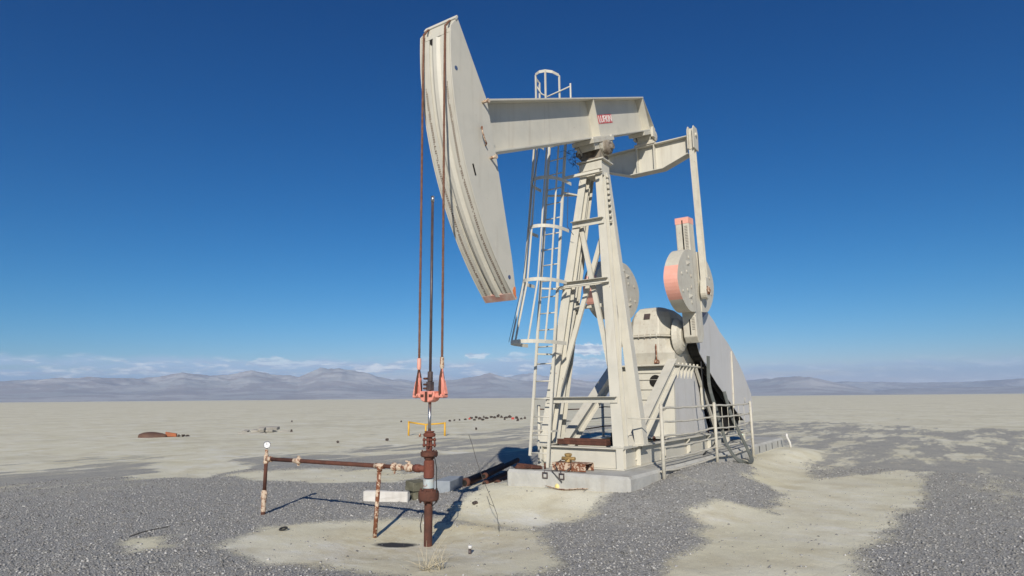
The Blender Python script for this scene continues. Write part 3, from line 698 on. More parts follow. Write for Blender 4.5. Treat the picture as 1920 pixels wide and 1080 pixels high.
# --- equalizer + tail bearing
XE = 7.74
m = MB()
ymid, zt, zb = .0, 7.64, 7.0
web = [(-1.02, 7.22), (-1.02, 7.62), (1.02, 7.62), (1.02, 7.22), (.42, 7.0), (-.42, 7.0)]
m.prism(web, lambda a, b, t_: (XE+t_, a, b), -.01, .01)
m.box(XE-.13, XE+.13, -1.04, 1.04, 7.621, 7.645)
for (ya, za), (yb, zb_) in (((-1.04, 7.21), (-.42, 6.985)), ((-.42, 6.985), (.42, 6.985)), ((.42, 6.985), (1.04, 7.21))):
    m.hexa([(XE-.13, ya, za-.012), (XE+.13, ya, za-.012), (XE+.13, yb, zb_-.012), (XE-.13, yb, zb_-.012), (XE-.13, ya, za+.01), (XE+.13, ya, za+.01), (XE+.13, yb, zb_+.01), (XE-.13, yb, zb_+.01)])
eq = m.build('equalizer_beam', PAINT, PJ, bevel=.003)
for y in (-.22, .22):
    m = MB(); m.box(XE-.125, XE-.011, y-.01, y+.01, 7.0, 7.62); m.build('stiffener', PAINT, eq)
m = MB(); m.box(XE-.16, XE+.16, -.26, .26, 7.646, 7.70); m.box(XE-.12, XE+.12, -.2, .2, 7.70, 7.80)
m.lathe([(.06, -.17), (.17, -.17), (.17, .17), (.06, .17)], (XE, 0, 7.88), 'y', 22)
m.lathe([(.10, -.19), (.13, -.24), (.06, -.26)], (XE, 0, 7.88), 'y', 18)
m.build('tail_bearing', PAINT2, eq, bevel=.005)
m = MB()
c0 = BM(-2.78, .165, 0)
m.hexa([BM(-2.45, .08, -.2), BM(-3.15, .08, -.2), BM(-3.15, .08, .2), BM(-2.45, .08, .2), BM(-2.45, .167, -.2), BM(-3.15, .167, -.2), BM(-3.15, .167, .2), BM(-2.45, .167, .2)])
m.box(XE-.20, XE-.05, -.26, -.20, 7.80, 8.05); m.box(XE-.20, XE-.05, .20, .26, 7.80, 8.05)
m.build('bearing_hanger', PAINT2, beam, bevel=.004)
# --- pitmans, cranks
def AR(a, b, y):      # crank arm frame: a up the arm from the shaft, b sideways (+ away from the well)
    th = R(5.3); return Vector((7.64-a*math.sin(th)+b*math.cos(th), y, 3.15+a*math.cos(th)+b*math.sin(th)))
for s in (-1, 1):
    # pitman
    yt, yb = s*1.12, s*1.21
    m = MB(); pt = Vector((7.73, yt, 7.45)); pb = Vector((7.74, yb, 4.15))
    m.ibeam(pt, pb, .12, .15, .012, .010, (1, 0, 0)); pit = m.build('pitman_arm', PAINT2, PJ)
    m = MB(); m.prism([(-.17, 7.30), (.17, 7.30), (.19, 7.72), (.12, 7.86), (-.10, 7.86), (-.17, 7.75)], lambda a, b, t_: (7.74+a, t_, b), s*1.055, s*1.08)
    m.prism([(-.17, 7.30), (.17, 7.30), (.19, 7.72), (.12, 7.86), (-.10, 7.86), (-.17, 7.75)], lambda a, b, t_: (7.74+a, t_, b), s*1.185, s*1.21)
    m.cyl((7.74, s*1.0, 7.66), (7.74, s*1.25, 7.66), .045, 12)
    m.box(7.64, 7.84, min(s*1.081, s*1.184), max(s*1.081, s*1.184), 7.30, 7.80); m.build('clevis', PAINT2, pit, bevel=.004)
    m = MB(); m.prism([(.13*math.cos(k*PI/10)*(1 if math.sin(k*PI/10) < 0 else .75), 3.95+.17*math.sin(k*PI/10)+(.16 if math.sin(k*PI/10) > 0 else 0)) for k in range(20)], lambda a, b, t_: (7.75+a, t_, b), s*1.13, s*1.27)
    m.build('wrist_bearing', PAINT2, pit, bevel=.01)
    m = MB(); m.lathe([(.02, s*1.271), (.075, s*1.271), (.07, s*1.31), (.02, s*1.33)], (7.75, 0, 3.97), 'y', 14)
    for k in range(6): m.cyl((7.75+.09*math.cos(k*1.05), s*1.271, 3.97+.09*math.sin(k*1.05)), (7.75+.09*math.cos(k*1.05), s*1.295, 3.97+.09*math.sin(k*1.05)), .015, 6)
    m.build('bolt', RUSTWH, pit)
    # crank
    yi, yo = s*.78, s*1.08
    def ap(m, poly, y0, y1): m.prism(poly, lambda a, b, t_: AR(b, a, t_), y0, y1)
    m = MB()
    ap(m, [(-.17, 2.46), (.17, 2.46), (.19, 1.2), (.24, .3), (.24, -.2), (.12, -.34), (-.12, -.34), (-.24, -.2), (-.24, .3), (-.19, 1.2)], yi, yo)
    cr_ = m.build('crank', PAINT2, PJ, bevel=.012)
    m = MB(); ap(m, [(-.173, 2.464), (.173, 2.464), (.175, 2.463), (.178, 2.32), (-.178, 2.32)], yi-s*.003, yo+s*.003); m.build('painted_tip', PINK, cr_, bevel=.01)
    # T slots and ruler ticks on the well side face
    m = MB()
    for a0, a1 in ((1.72, 2.40), (-.16, .18)):
        ym = s*.94
        q0, q1 = -.172-(2.28-a0)*.02/1.08, 0
        for aa in (0,):
            e0 = -.1755-.02*max(0, 2.28-a0)/1.08 if a0 > 1 else -.2425
            e1 = -.1755-.02*max(0, 2.28-a1)/1.08 if a0 > 1 else -.2425
            m.hexa([AR(a0, e0, ym-.014), AR(a0, e0-.002, ym-.014), AR(a0, e0-.002, ym+.014), AR(a0, e0, ym+.014), AR(a1, e1, ym-.014), AR(a1, e1-.002, ym-.014), AR(a1, e1-.002, ym+.014), AR(a1, e1, ym+.014)])
    m.build('slot', BLACKM, cr_)
    m = MB(); 
    for k in range(38):
        a = 2.25-k*.035 if k < 18 else .2-(k-30)*.035
        e_ = -.173-.02*(2.28-a)/1.08 if a > 1 else -.243
        if 17 < k < 30: continue
        if a > 1: e_ -= .003
        m.hexa([AR(a, e_, s*.985), AR(a, e_-.002, s*.985), AR(a, e_-.002, s*1.05), AR(a, e_, s*1.05), AR(a+.01, e_, s*.985), AR(a+.01, e_-.002, s*.985), AR(a+.01, e_-.002, s*1.05), AR(a+.01, e_, s*1.05)])
    for k in range(60):
        a = 1.55-k*.026; m.hexa([AR(a, -.13, s*1.0803), AR(a, -.11, s*1.0803), AR(a+.009, -.11, s*1.0803), AR(a+.009, -.13, s*1.0803), AR(a, -.13, s*1.0825), AR(a, -.11, s*1.0825), AR(a+.009, -.11, s*1.0825), AR(a+.009, -.13, s*1.0825)])
    m.build('ruler_marks', mat('ruler_paint', (.12, .10, .09), .9) if s < 0 else bpy.data.materials['ruler_paint'], cr_)
    # weights
    for b_ in (-1, 1):
        prof = [(.20, .68), (.45, .68), (.70, .61), (.98, .43), (1.16, .22), (1.24, .0), (1.18, -.23), (1.02, -.43), (.78, -.60), (.55, -.68), (.20, -.68)]
        # smooth the rim
        c_ = 1.02
        m = MB(); poly = [(b_*b0, c_+a0) for b0, a0 in prof]
        fine = []
        for i in range(len(poly)-1):
            p0 = poly[max(i-1, 0)]; p1 = poly[i]; p2 = poly[i+1]; p3 = poly[min(i+2, len(poly)-1)]
            for t_ in (0, .34, .67):
                f_ = lambda k: .5*((2*p1[k])+(-p0[k]+p2[k])*t_+(2*p0[k]-5*p1[k]+4*p2[k]-p3[k])*t_*t_+(-p0[k]+3*p1[k]-3*p2[k]+p3[k])*t_**3)
                fine.append((f_(0), f_(1)))
        fine.append(poly[-1])
        y0, y1 = s*.80, s*1.10
        A_ = [m.bm.verts.new(AR(v, u_, y0)) for u_, v in fine]; B_ = [m.bm.verts.new(AR(v, u_, y1)) for u_, v in fine]
        m._f(A_[::-1]); m._f(B_)
        for i in range(len(fine)):
            j = (i+1) % len(fine); zc_ = (fine[i][1]+fine[j][1])/2-c_; bb = abs(fine[i][0])
            m.mi = 1 if (bb > .95 and -.42 < zc_ < .30) else 0
            m._f([A_[i], A_[j], B_[j], B_[i]])
        m.mi = 0
        for (u_, v) in ((.42, .50), (.62, .18), (.95, .12), (.45, -.48), (.66, -.22), (.95, -.25), (.36, .1), (.40, -.15)):
            for ys in (s*1.1003, s*.7997):
                sg = 1 if abs(ys) > 1 else -1
                pc = AR(c_+v, b_*u_, ys); m.cyl(pc, pc+Vector((0, s*sg*.014, 0)), .035, 10)
        for (u_, v) in ((.55, .36), (.55, -.36)):
            for ys, sg in ((s*1.1003, 1), (s*.7997, -1)):
                pc = AR(c_+v, b_*u_, ys); m.hexa([pc+Vector(q_) for q_ in ((-.07,0,-.05),(.07,0,-.05),(.07,0,-.05+.001),(-.07,0,-.05+.001),(-.07,s*sg*.001,.06),(.07,s*sg*.05,.03),(.07,s*sg*.05,.031),(-.07,s*sg*.001,.061))])
        m.build('counterweight', [PAINT2, PINK], cr_, bevel=.008)
# --- gear reducer
m = MB()
def sec(m, pts, y0, y1, taper=0): m.prism(pts, lambda a, b, t_: (a, t_, b), y0, y1)
def loft(m, levels, smooth=True):
    rows = [[m.bm.verts.new((x, y, z)) for x, y in pl] for z, pl in levels]
    for A_, B_ in zip(rows, rows[1:]):
        for k in range(len(A_)): m._f([A_[k], A_[(k+1) % len(A_)], B_[(k+1) % len(A_)], B_[k]])
    m._f(rows[0][::-1]); m._f(rows[-1])
def plan(xf_, yf_, x2, y2, xb, yb): return [(xf_, -yf_), (x2, -y2), (xb-.35, -y2), (xb, -yb), (xb, yb), (xb-.35, y2), (x2, y2), (xf_, yf_)]
loft(m, [(2.34, plan(7.20, .27, 7.50, .52, 9.0, .50)), (2.60, plan(7.10, .30, 7.42, .55, 9.05, .50)), (2.95, plan(7.12, .31, 7.45, .50, 9.08, .45))])
loft(m, [(2.952, plan(7.05, .36, 7.40, .56, 9.14, .50)), (2.99, plan(7.05, .36, 7.40, .56, 9.14, .50))])
m.box(6.98, 9.1, -.70, .70, 2.30, 2.338)
for s in (-1, 1):
    m.lathe([(.10, s*.56), (.42, s*.56), (.34, s*.66), (.24, s*.70), (.24, s*.72), (.10, s*.72)], (7.64, 0, 2.98), 'y', 26)
    m.lathe([(.06, s*.56), (.20, s*.56), (.19, s*.64), (.10, s*.68)], (8.65, 0, 2.98), 'y', 20)
red = m.build('gear_reducer', PAINT2, PJ, bevel=.015)
m = MB(); loft(m, [(2.992, plan(7.12, .31, 7.45, .50, 9.05, .42)), (3.20, plan(7.15, .31, 7.47, .49, 9.0, .40)), (3.40, plan(7.21, .29, 7.5, .46, 8.85, .36)), (3.54, plan(7.30, .26, 7.55, .41, 8.65, .33)), (3.63, plan(7.42, .22, 7.62, .33, 8.45, .27)), (3.67, plan(7.60, .17, 7.75, .22, 8.3, .18))])
cov = m.build('gear_cover', PAINT2, red, bevel=.02)
m = MB(); 
for k in range(5): m.cyl((7.08, -.28+k*.14, 2.93), (7.08, -.28+k*.14, 3.02), .018, 6)
for k in range(8): m.cyl((7.5+k*.17, -.53, 2.93), (7.5+k*.17, -.53, 3.02), .018, 6)
for k in range(8): m.cyl((7.1+k*.25, -.65, 2.30), (7.1+k*.25, -.65, 2.38), .024, 6)
m.build('bolt', PAINT2, red)
m = MB(); m.hexa([(7.19, -.10, 3.36), (7.25, -.10, 3.48), (7.25, .04, 3.48), (7.19, .04, 3.36), (7.165, -.10, 3.37), (7.225, -.10, 3.49), (7.225, .04, 3.49), (7.165, .04, 3.37)]); m.build('data_plate', DARKROD, red)
m = MB(); m.tube([(7.10, -.27, 2.40), (7.05, -.27, 2.45), (7.05, -.27, 2.78)], .016, 8); m.box(7.0, 7.12, -.31, -.23, 2.36, 2.44); m.build('oil_sight_pipe', RUSTWH, red)
# pedestal
m = MB()
m.hexa([(7.03, -.64, .812), (9.2, -.64, .812), (9.2, .64, .812), (7.03, .64, .812), (7.23, -.60, 2.298), (8.50, -.60, 2.298), (8.50, .60, 2.298), (7.23, .60, 2.298)])
ped = m.build('reducer_pedestal', PANELM, PJ, bevel=.008)  # grey side faces carry shade in their colour, front plate stays cream
m = MB(); m.hexa([(6.95, -.645, .812), (7.028, -.645, .812), (7.028, .645, .812), (6.95, .645, .812), (7.15, -.605, 2.298), (7.228, -.605, 2.298), (7.228, .605, 2.298), (7.15, .605, 2.298)]); m.build('front_plate', PAINT, ped)
m = MB(); m.lathe([(.001, -.001), (.135, -.001), (.135, -.012), (.001, -.012)], (0, 0, 0), 'x', 24)
th = math.atan2(.20, 1.486)
bmesh.ops.rotate(m.bm, verts=m.bm.verts, cent=(0,0,0), matrix=Matrix.Rotation(-(-th), 3, 'Y')); bmesh.ops.translate(m.bm, verts=m.bm.verts, vec=(6.95+.20*(2.0-.812)/1.486-.004, -.20, 1.98))
m.build('round_opening', BLACKM, ped)
m = MB()
for k, z in enumerate((1.35, 1.58, 1.8, 2.01, 2.16)):
    x = 6.95+.20*(z-.812)/1.486-.025; m.tube([(x+.05, .25, z), (x, .25, z), (x, -.38, z), (x-.02, -.44, z+.04), (x+.06, -.44, z+.04)], .006, 6)
m.build('step_rung', PAINT2, ped)
m = MB()
for x in (7.36, 7.58, 7.80, 8.02, 8.24): m.hexa([(x, -.612, 2.03), (x+.016, -.612, 2.03), (x+.016, -.60, 2.03), (x, -.60, 2.03), (x, -.695, 2.297), (x+.016, -.695, 2.297), (x+.016, -.595, 2.297), (x, -.595, 2.297)])
m.build('gusset', PAINT, ped)
for s in (-1, 1):
    m = MB(); m.ibeam((4.50, s*.70, .64), (7.02, s*.66, 2.34), .20, .25, .018, .016, (0, 0, 1)); m.build('channel_brace', PAINT, PJ, bevel=.003)
m = MB(); m.bar((8.42, -.66, 2.32), (9.6, -.70, .80), .05, .07); m.build('guard_strut', PAINT2, PJ)
m = MB(); m.bar((8.75, -.68, 1.85), (8.80, -.68, 1.35), .05, .12); m.build('bracket', PAINT2, PJ)
# --- belt guard
gp = [(8.96, 3.66), (9.45, 3.48), (9.9, 3.24), (10.5, 3.02), (11.02, 2.77), (11.83, 2.26), (12.52, 1.70), (12.56, 1.25), (12.35, .98), (11.75, .93), (10.9, 1.25), (10.1, 1.62), (9.36, 1.95), (8.75, 2.28), (8.2, 2.62), (8.05, 2.85), (8.4, 3.35)]
m = MB(); m.prism(gp, lambda a, b, t_: (a, t_, b), -.85, -.84); gd = m.build('belt_guard', PANELM, PJ)
gb = [(8.96, 3.66), (9.9, 3.24), (11.02, 2.77), (11.83, 2.26), (12.52, 1.70), (12.56, 1.2), (12.25, .85), (11.6, .78), (10.6, .86), (9.6, 1.30), (8.7, 1.95), (8.1, 2.4), (8.0, 2.9), (8.4, 3.35)]
m = MB(); m.prism(gb, lambda a, b, t_: (a, t_, b), -.50, -.49); m.build('back_panel', BLACKM, gd)  # black colour stands for the unlit inside of the guard
m = MB(); tp = gp[-1:]+gp[:8]
for (xa, za), (xb, zb_) in zip(tp, tp[1:]): m.hexa([(xa, -.84, za-.012), (xb, -.84, zb_-.012), (xb, -.50, zb_-.012), (xa, -.50, za-.012), (xa, -.84, za), (xb, -.84, zb_), (xb, -.50, zb_), (xa, -.50, za)])
m.build('top_rim', PANELM, gd)
m = MB(); m.bar((10.76, -.87, 2.80), (10.64, -.87, 1.35), .035, .03); m.build('support_post', PAINT2, gd)
m = MB(); m.lathe([(.05, -.80), (.52, -.80), (.52, -.55), (.05, -.55)], (8.75, 0, 2.98), 'y', 32)
m.lathe([(.04, -.80), (.24, -.80), (.24, -.55), (.04, -.55)], (11.95, 0, 1.22), 'y', 28); m.build('sheave', RUBBER, gd)
m = MB()
for sg, (p0, p1) in ((1, ((8.75+.30, 3.41), (12.06, 1.44))), (-1, ((8.75-.30, 2.55), (11.84, 1.0)))):
    for k in range(5): m.bar((p0[0], -.78+k*.045, p0[1]), (p1[0], -.78+k*.045, p1[1]), .03, .02)
m.build('drive_belt', RUBBER, gd)
m = MB(); m.lathe([(.05, -.46), (.27, -.44), (.29, -.40), (.29, .36), (.24, .42), (.05, .42)], (11.95, 0, 1.22), 'y', 28); m.box(11.6, 12.3, -.38, .36, .72, .95)
m.box(11.8, 12.1, -.2, .1, 1.50, 1.62)
for k in range(7): m.box(11.70, 12.2, -.35+k*.1, -.33+k*.1, .94, 1.52)
mot = m.build('motor', BLACKM, PJ, bevel=.01)
m = MB(); m.box(10.9, 12.7, -.62, .6, .66, .715); m.box(10.95, 11.05, -.6, -.5, .42, .66); m.box(12.5, 12.6, -.6, -.5, .42, .66); m.box(10.95, 11.05, .5, .6, .42, .66); m.box(12.5, 12.6, .5, .6, .42, .66)
m.build('motor_stand', PAINT2, mot)
# --- ladder and cage
def lx(z): return 3.65+(z-.66)*(4.40-3.65)/(6.4-.66)
YL0, YL1 = .47, .85
m = MB()
lad = None
m.bar((lx(.43), YL0, .43), (lx(7.1), YL0-.06, 7.1), .05, .03, (1, 0, 0)); lad = None
tmp = m
lad = tmp.build('ladder', PAINT, PJ)
m = MB(); m.bar((lx(.62), YL1, .62), (lx(7.1), YL1-.06, 7.1), .05, .03, (1, 0, 0)); m.build('rail', PAINT, lad)
z = .67; 
while z < 7.0:
    dy = -.06*(z-.5)/6.6
    m = MB(); m.cyl((lx(z), YL0+dy, z), (lx(z), YL1+dy, z), .013, 8); m.build('rung', PAINT, lad); z += .3185
def hoop(m, zc_, dep, wid, hw=.065, tilt=0.0, flare=0.0):
    pts = []; yc = (YL0+YL1)/2-.06*(zc_-.5)/6.6
    for k in range(17):
        a = -PI/2+PI*k/16; pts.append((lx(zc_)-.05-dep*max(0, math.cos(a))**.75, yc+wid*math.sin(a)))
    pts = [(lx(zc_)+.04, pts[0][1])]+pts+[(lx(zc_)+.04, pts[-1][1])]
    for (xa, ya), (xb, yb) in zip(pts, pts[1:]): m.bar((xa, ya, zc_+tilt*(lx(zc_)-xa)), (xb, yb, zc_+tilt*(lx(zc_)-xb)), .008, hw, (0,0,1))
    return pts
HO = [(2.62, .86, .42), (3.78, .62, .36), (4.82, .60, .35), (5.80, .60, .35), (6.75, .60, .35)]
HP = []
for i, (zc_, dep, wid) in enumerate(HO):
    m = MB(); HP.append(hoop(m, zc_, dep, wid)); m.build('cage_hoop', PAINT, lad)
for j in (4, 7, 10, 12, 15):
    m = MB()
    for i in range(len(HO)-1):
        (xa, ya), (xb, yb) = HP[i][j], HP[i+1][j]; o_ = Vector((.012, 0, 0))
        m.bar(Vector((xa, ya, HO[i][0]))+o_, Vector((xb, yb, HO[i+1][0]))+o_, .034, .007, (1, 0, 0) if 3 < j < 15 else (0, 1, 0))
    m.build('cage_strip', PAINT, lad)
m = MB()
for z_ in (1.05, 2.45, 3.72, 5.65):
    for y in (YL0, YL1): m.bar((lx(z_), y-.03, z_), (xf(z_)-.10, min(yf(z_)+.08, y), z_), .04, .03)
m.bar((lx(3.72)-.02, YL0-.02, 3.70), (xf(3.72)-.14, -.5, 3.76), .05, .02)
m.bar((lx(6.0), YL0-.05, 5.95), (4.5, -.30, 6.0), .05, .05)
m.build('standoff', PAINT, lad)
# top guard rail
m = MB()
zt_ = 8.17
hp_ = [(4.32, .46), (4.12, .50), (4.0, .60), (3.97, .72), (4.02, .84), (4.15, .92), (4.34, .95)]
for (xa, ya), (xb, yb) in zip(hp_, hp_[1:]): m.bar((xa, ya, zt_), (xb, yb, zt_), .008, .06)
for (xa, ya) in (hp_[0], hp_[2], hp_[4], hp_[6]): m.bar((xa+.012, ya, 6.8), (xa+.012, ya, zt_), .03, .03)
m.tube([(4.34, .21, 6.9), (4.34, .21, 7.92)], .018, 8); m.tube([(4.34, .21, 7.86), (4.25, .70, 7.74), (4.14, .78, 7.78), (4.08, .86, 7.95)], .014, 8)
m.build('top_handrail', PAINT, lad)
m = MB(); m.tube([(3.7, .52, 6.6), (3.5, .63, 5.58), (3.5, .71, 4.87), (3.5, .87, 3.76), (3.42, 1.14, 2.66)], .005, 6); m.tube([(4.3, .30, 5.7), (4.2, .28, 4.9), (4.33, .22, 4.75)], .006, 5); m.build('brake_cable', DARKTWIG, PJ)

# ------------------------------------------------------------------ rope bridle, rod, carrier
BR = thing('wire_rope_bridle', 'pair of long rusty wire ropes hanging from the horse head down to the pink bar', 'cable', (0, 0, 2.1))
for s in (-1, 1):
    path = []
    for k in range(8): path.append(Vector((.10-.10*k/7, s*.20, 6.93-.14*(k/7)**1.5)))
    path[-1] = HA(1.4, s*.2, .012)
    path += [HA(.5, s*.2, .014), HA(0, s*.2, .015)]
    yb_ = s*.197
    path += [Vector((-.016, s*.2, 6.3)), Vector((-.014, s*.2, 5.5)), Vector((-.008, s*.199, 4.5)), Vector((-.003, s*.198, 3.4)), Vector((0, s*.197, 2.17))]
    # resample
    L_ = [0]
    for a, b in zip(path, path[1:]): L_.append(L_[-1]+(b-a).length)
    n_ = int(L_[-1]/.018); pts = []
    for i in range(n_+1):
        d = L_[-1]*i/n_; j = max(q for q in range(len(L_)-1) if L_[q] <= d+1e-9); t_ = (d-L_[j])/(L_[j+1]-L_[j]); pts.append((path[j].lerp(path[j+1], t_), d))
    m = MB()
    for st_ in range(4):
        hp = [p+Vector((.0085*math.cos(d*42+st_*PI/2), .0085*math.sin(d*42+st_*PI/2), 0)) for p, d in pts]; m.tube(hp, .0088, 5)
    cb = m.build('cable', ROPE, BR)
    m = MB(); m.lathe([(.012, 2.17), (.026, 2.165), (.028, 2.05), (.022, 2.02), (.012, 2.02)], (0, s*.197, 0), 'z', 14)
    m.build('socket', PALERUST if s < 0 else PINK, cb)
    # loop link: two rusted bars flaring out round the carrier bar end
    m = MB()
    for dx in (-.045, .045): m.tube([(0, s*.197, 2.03), (dx*.6, s*.195, 1.92), (dx, s*.20, 1.78), (dx, s*.205, 1.70), (dx*.8, s*.205, 1.655)], [.014, .015, .017, .017, .014], 8)
    m.build('link', RUST_SHADE, cb)
    m = MB(); m.prism([(-.012, 2.03), (.012, 2.03), (.05, 1.86), (.078, 1.74), (.07, 1.67), (.03, 1.70), (.0, 1.68), (-.03, 1.70), (-.07, 1.67), (-.078, 1.74), (-.05, 1.86)], lambda a, b, t_: (a*.35+t_, s*.203+a*.85, b), -.012, .012)
    m.build('link_plate', HANG, cb, bevel=.004)
CB = thing('carrier_bar', 'faded pink carrier bar hung on the two wire ropes', 'carrier bar', (0, 0, 1.64))
m = MB(); 
prof = [(-.21, 1.655), (-.235, 1.70), (-.22, 1.76), (-.16, 1.765), (-.13, 1.735), (-.02, 1.735), (-.02, 1.70), (.02, 1.70), (.02, 1.735), (.13, 1.735), (.16, 1.765), (.22, 1.76), (.235, 1.70), (.21, 1.655), (.14, 1.64), (.07, 1.615), (-.07, 1.615), (-.14, 1.64)]
prof = [(-.125, 1.74), (-.125, 1.68), (-.09, 1.62), (-.03, 1.60), (.03, 1.60), (.09, 1.62), (.125, 1.68), (.125, 1.74)]
m.prism(prof, lambda a, b, t_: (t_, a, b), -.07, .07)
m.prism([(-.265, 1.69), (-.255, 1.655), (-.12, 1.655), (-.12, 1.70), (-.14, 1.715), (-.25, 1.70)], lambda a, b, t_: (t_, a, b), -.055, .055)
m.prism([(.265, 1.69), (.255, 1.655), (.12, 1.655), (.12, 1.70), (.14, 1.715), (.25, 1.70)], lambda a, b, t_: (t_, a, b), -.055, .055)
m.build('bar', HANG, CB, bevel=.01)
m = MB(); m.box(-.078, -.071, -.02, .02, 1.60, 1.735); m.box(-.076, -.071, .045, .095, 1.665, 1.70); m.box(-.076, -.071, -.095, -.045, 1.665, 1.70); m.build('slot', RUST_SHADE, CB)
m = MB()
for s in (-1, 1):
    m.box(-.04, .04, s*.165-.035, s*.165+.035, 1.69, 1.71)
    m.prism([(-.03, 1.70), (.03, 1.70), (.028, 1.86), (.006, 1.93), (-.02, 1.90)], lambda a, b, t_: (t_, s*(.245+a*1.2-(b-1.7)*.25), b), -.03, .03)
m.build('rope_fork', HANG, CB, bevel=.006)
RC = thing('rod_clamp', 'dark greasy rod clamp just above the pink carrier bar', 'clamp', (0, 0, 1.78))
m = MB(); m.box(-.04, .04, -.035, .035, 1.745, 1.86); m.lathe([(.021, 1.86), (.035, 1.862), (.035, 1.99), (.021, 1.99)], (0, 0, 0), 'z', 12); m.build('body', DARKROD, RC, bevel=.005)
m = MB()
for z_ in (1.775, 1.825, 1.90): m.cyl((-.045, .02, z_), (-.045, .07, z_), .012, 6); m.cyl((-.02, .035, z_), (-.02, .075, z_), .016, 6)
m.build('bolt', RUST_SHADE, RC)
PR = thing('polished_rod', 'long dark rod standing upright between the ropes with a bright steel tip', 'rod', (0, 0, 1.2))
m = MB(); m.cyl((0, 0, 1.60), (0, 0, 4.26), .0185, 12); m.build('upper_rod', DARKROD, PR)
m = MB(); m.cyl((0, 0, 4.262), (0, 0, 4.345), .023, 12); m.build('tip', SHINY, PR)
m = MB(); m.cyl((0, 0, 1.14), (0, 0, 1.615), .0205, 14); m.build('lower_rod', SHINY, PR)

# ------------------------------------------------------------------ wellhead
WH = thing('wellhead', 'rusty brown wellhead rising from the sand under the ropes', 'wellhead', (0, 0, -.14))
m = MB(); m.lathe([(.052, -.25), (.052, .40)], n=24); m.build('casing_pipe', RUST_SHADE, WH)
m = MB(); m.lathe([(.05, .385), (.115, .395), (.128, .41), (.13, .455), (.128, .50), (.115, .515), (.07, .525), (.062, .54), (.05, .54)], n=28)
for k in range(8):
    a = k*PI/4+.3; m.cyl((.105*math.cos(a), .105*math.sin(a), .375), (.105*math.cos(a), .105*math.sin(a), .535), .014, 6)
m.build('lower_flange', RUST_SHADE, WH)
m = MB(); m.lathe([(.05, .545), (.069, .547), (.069, .655), (.05, .655)], n=24); m.build('taped_collar', BLUEW, WH)
m = MB(); m.lathe([(.05, .665), (.062, .668), (.066, .70), (.066, .86), (.06, .88), (.045, .885)], n=24)
m.cyl((-.005, .03, .775), (-.02, .24, .775), .040, 16); m.cyl((-.012, .14, .775), (-.018, .22, .775), .050, 8)
m.build('tubing_tee', REDRUST, WH)
m = MB(); m.lathe([(.045, .885), (.055, .89), (.075, .925), (.108, .935), (.11, .985), (.075, .992), (.05, 1.0)], n=26)
for k in range(6):
    a = k*PI/3; m.cyl((.088*math.cos(a), .088*math.sin(a), .92), (.088*math.cos(a), .088*math.sin(a), 1.005), .011, 6)
m.build('upper_flange', RUST_SHADE, WH)
m = MB(); m.lathe([(.035, 1.0), (.042, 1.03), (.038, 1.05), (.055, 1.055), (.055, 1.075), (.036, 1.08), (.036, 1.12), (.055, 1.125), (.055, 1.145), (.036, 1.15), (.04, 1.165), (.072, 1.17), (.078, 1.19), (.078, 1.205), (.05, 1.225), (.062, 1.228), (.062, 1.24), (.02, 1.242)], n=22)
for k in range(4):
    a = k*PI/2+.5; c, s_ = .068*math.cos(a), .068*math.sin(a); m.cyl((c, s_, 1.04), (c, s_, 1.16), .012, 8); m.cyl((c, s_, 1.055), (c, s_, 1.08), .020, 6); m.cyl((c, s_, 1.12), (c, s_, 1.145), .020, 6)
m.build('stuffing_box', REDRUST, WH)
m = MB(); m.tube([(-.02, -.10, .95), (-.04, -.14, .88), (-.04, -.165, .78), (-.03, -.15, .66), (.0, -.13, .55), (.02, -.11, .38), (-.02, .08, .22), (-.05, .085, .10), (-.06, .06, .02)], .007, 6); m.build('sensor_cable', RUBBER, WH)

# ------------------------------------------------------------------ flow line
FL = thing('flow_line', 'rusty pipe running sideways from the wellhead to a short post with a gauge', 'pipe', (-.1, 1.6, -.05))
PZ = .775
def fx(y): return -.015-.19*(y-.2)/2.88
g0 = gz(-.203, 3.077); g1 = gz(-.113, .82)
m = MB(); m.cyl((fx(.24), .24, PZ), (fx(.84), .84, PZ), .026, 16); m.cyl((fx(.78), .78, PZ), (fx(3.0), 3.0, PZ+.0), .029, 16); m.build('pipe', RUST_SHADE, FL)
m = MB(); m.tube([(fx(.24), .24, PZ), (fx(.27), .27, PZ), (fx(.28), .28, PZ), (fx(.36), .36, PZ), (fx(.37), .37, PZ), (fx(.42), .42, PZ)], [.036, .036, .05, .052, .036, .034], 14)
m.cyl((fx(.32), .32, PZ), (fx(.32)-.0, .32, PZ+.075), .022, 10); m.tube([(fx(.32), .30, PZ+.075), (fx(.32)-.05, .34, PZ+.085)], .010, 8)
m.tube([(fx(.44), .44, PZ), (fx(.46), .46, PZ), (fx(.50), .50, PZ), (fx(.52), .52, PZ)], [.033, .045, .045, .033], 8)
m.tube([(fx(.53), .53, PZ), (fx(.54), .54, PZ), (fx(.59), .59, PZ), (fx(.60), .60, PZ)], [.033, .055, .055, .033], 8)
m.cyl((fx(.56), .56, PZ-.085), (fx(.56), .56, PZ), .014, 8)
m.build('valve', PALERUST, FL, bevel=.003)
m = MB(); m.tube([(fx(2.32), 2.32, PZ), (fx(2.34), 2.34, PZ), (fx(2.40), 2.40, PZ), (fx(2.42), 2.42, PZ), (fx(2.47), 2.47, PZ)], [.033, .048, .048, .036, .036], 8)
m.bar((fx(2.37), 2.37, PZ-.07), (fx(2.37), 2.37, PZ+.07), .03, .03); m.build('union', PALERUST, FL, bevel=.003)
m = MB(); m.cyl((-.113, .82, g1-.08), (fx(.82), .82, PZ-.03), .028, 16); m.tube([(fx(.74), .74, PZ), (fx(.90), .90, PZ)], .036, 14); m.cyl((fx(.82), .82, PZ-.07), (fx(.82), .82, PZ), .036, 14); m.build('support_post', RUSTWH, FL)
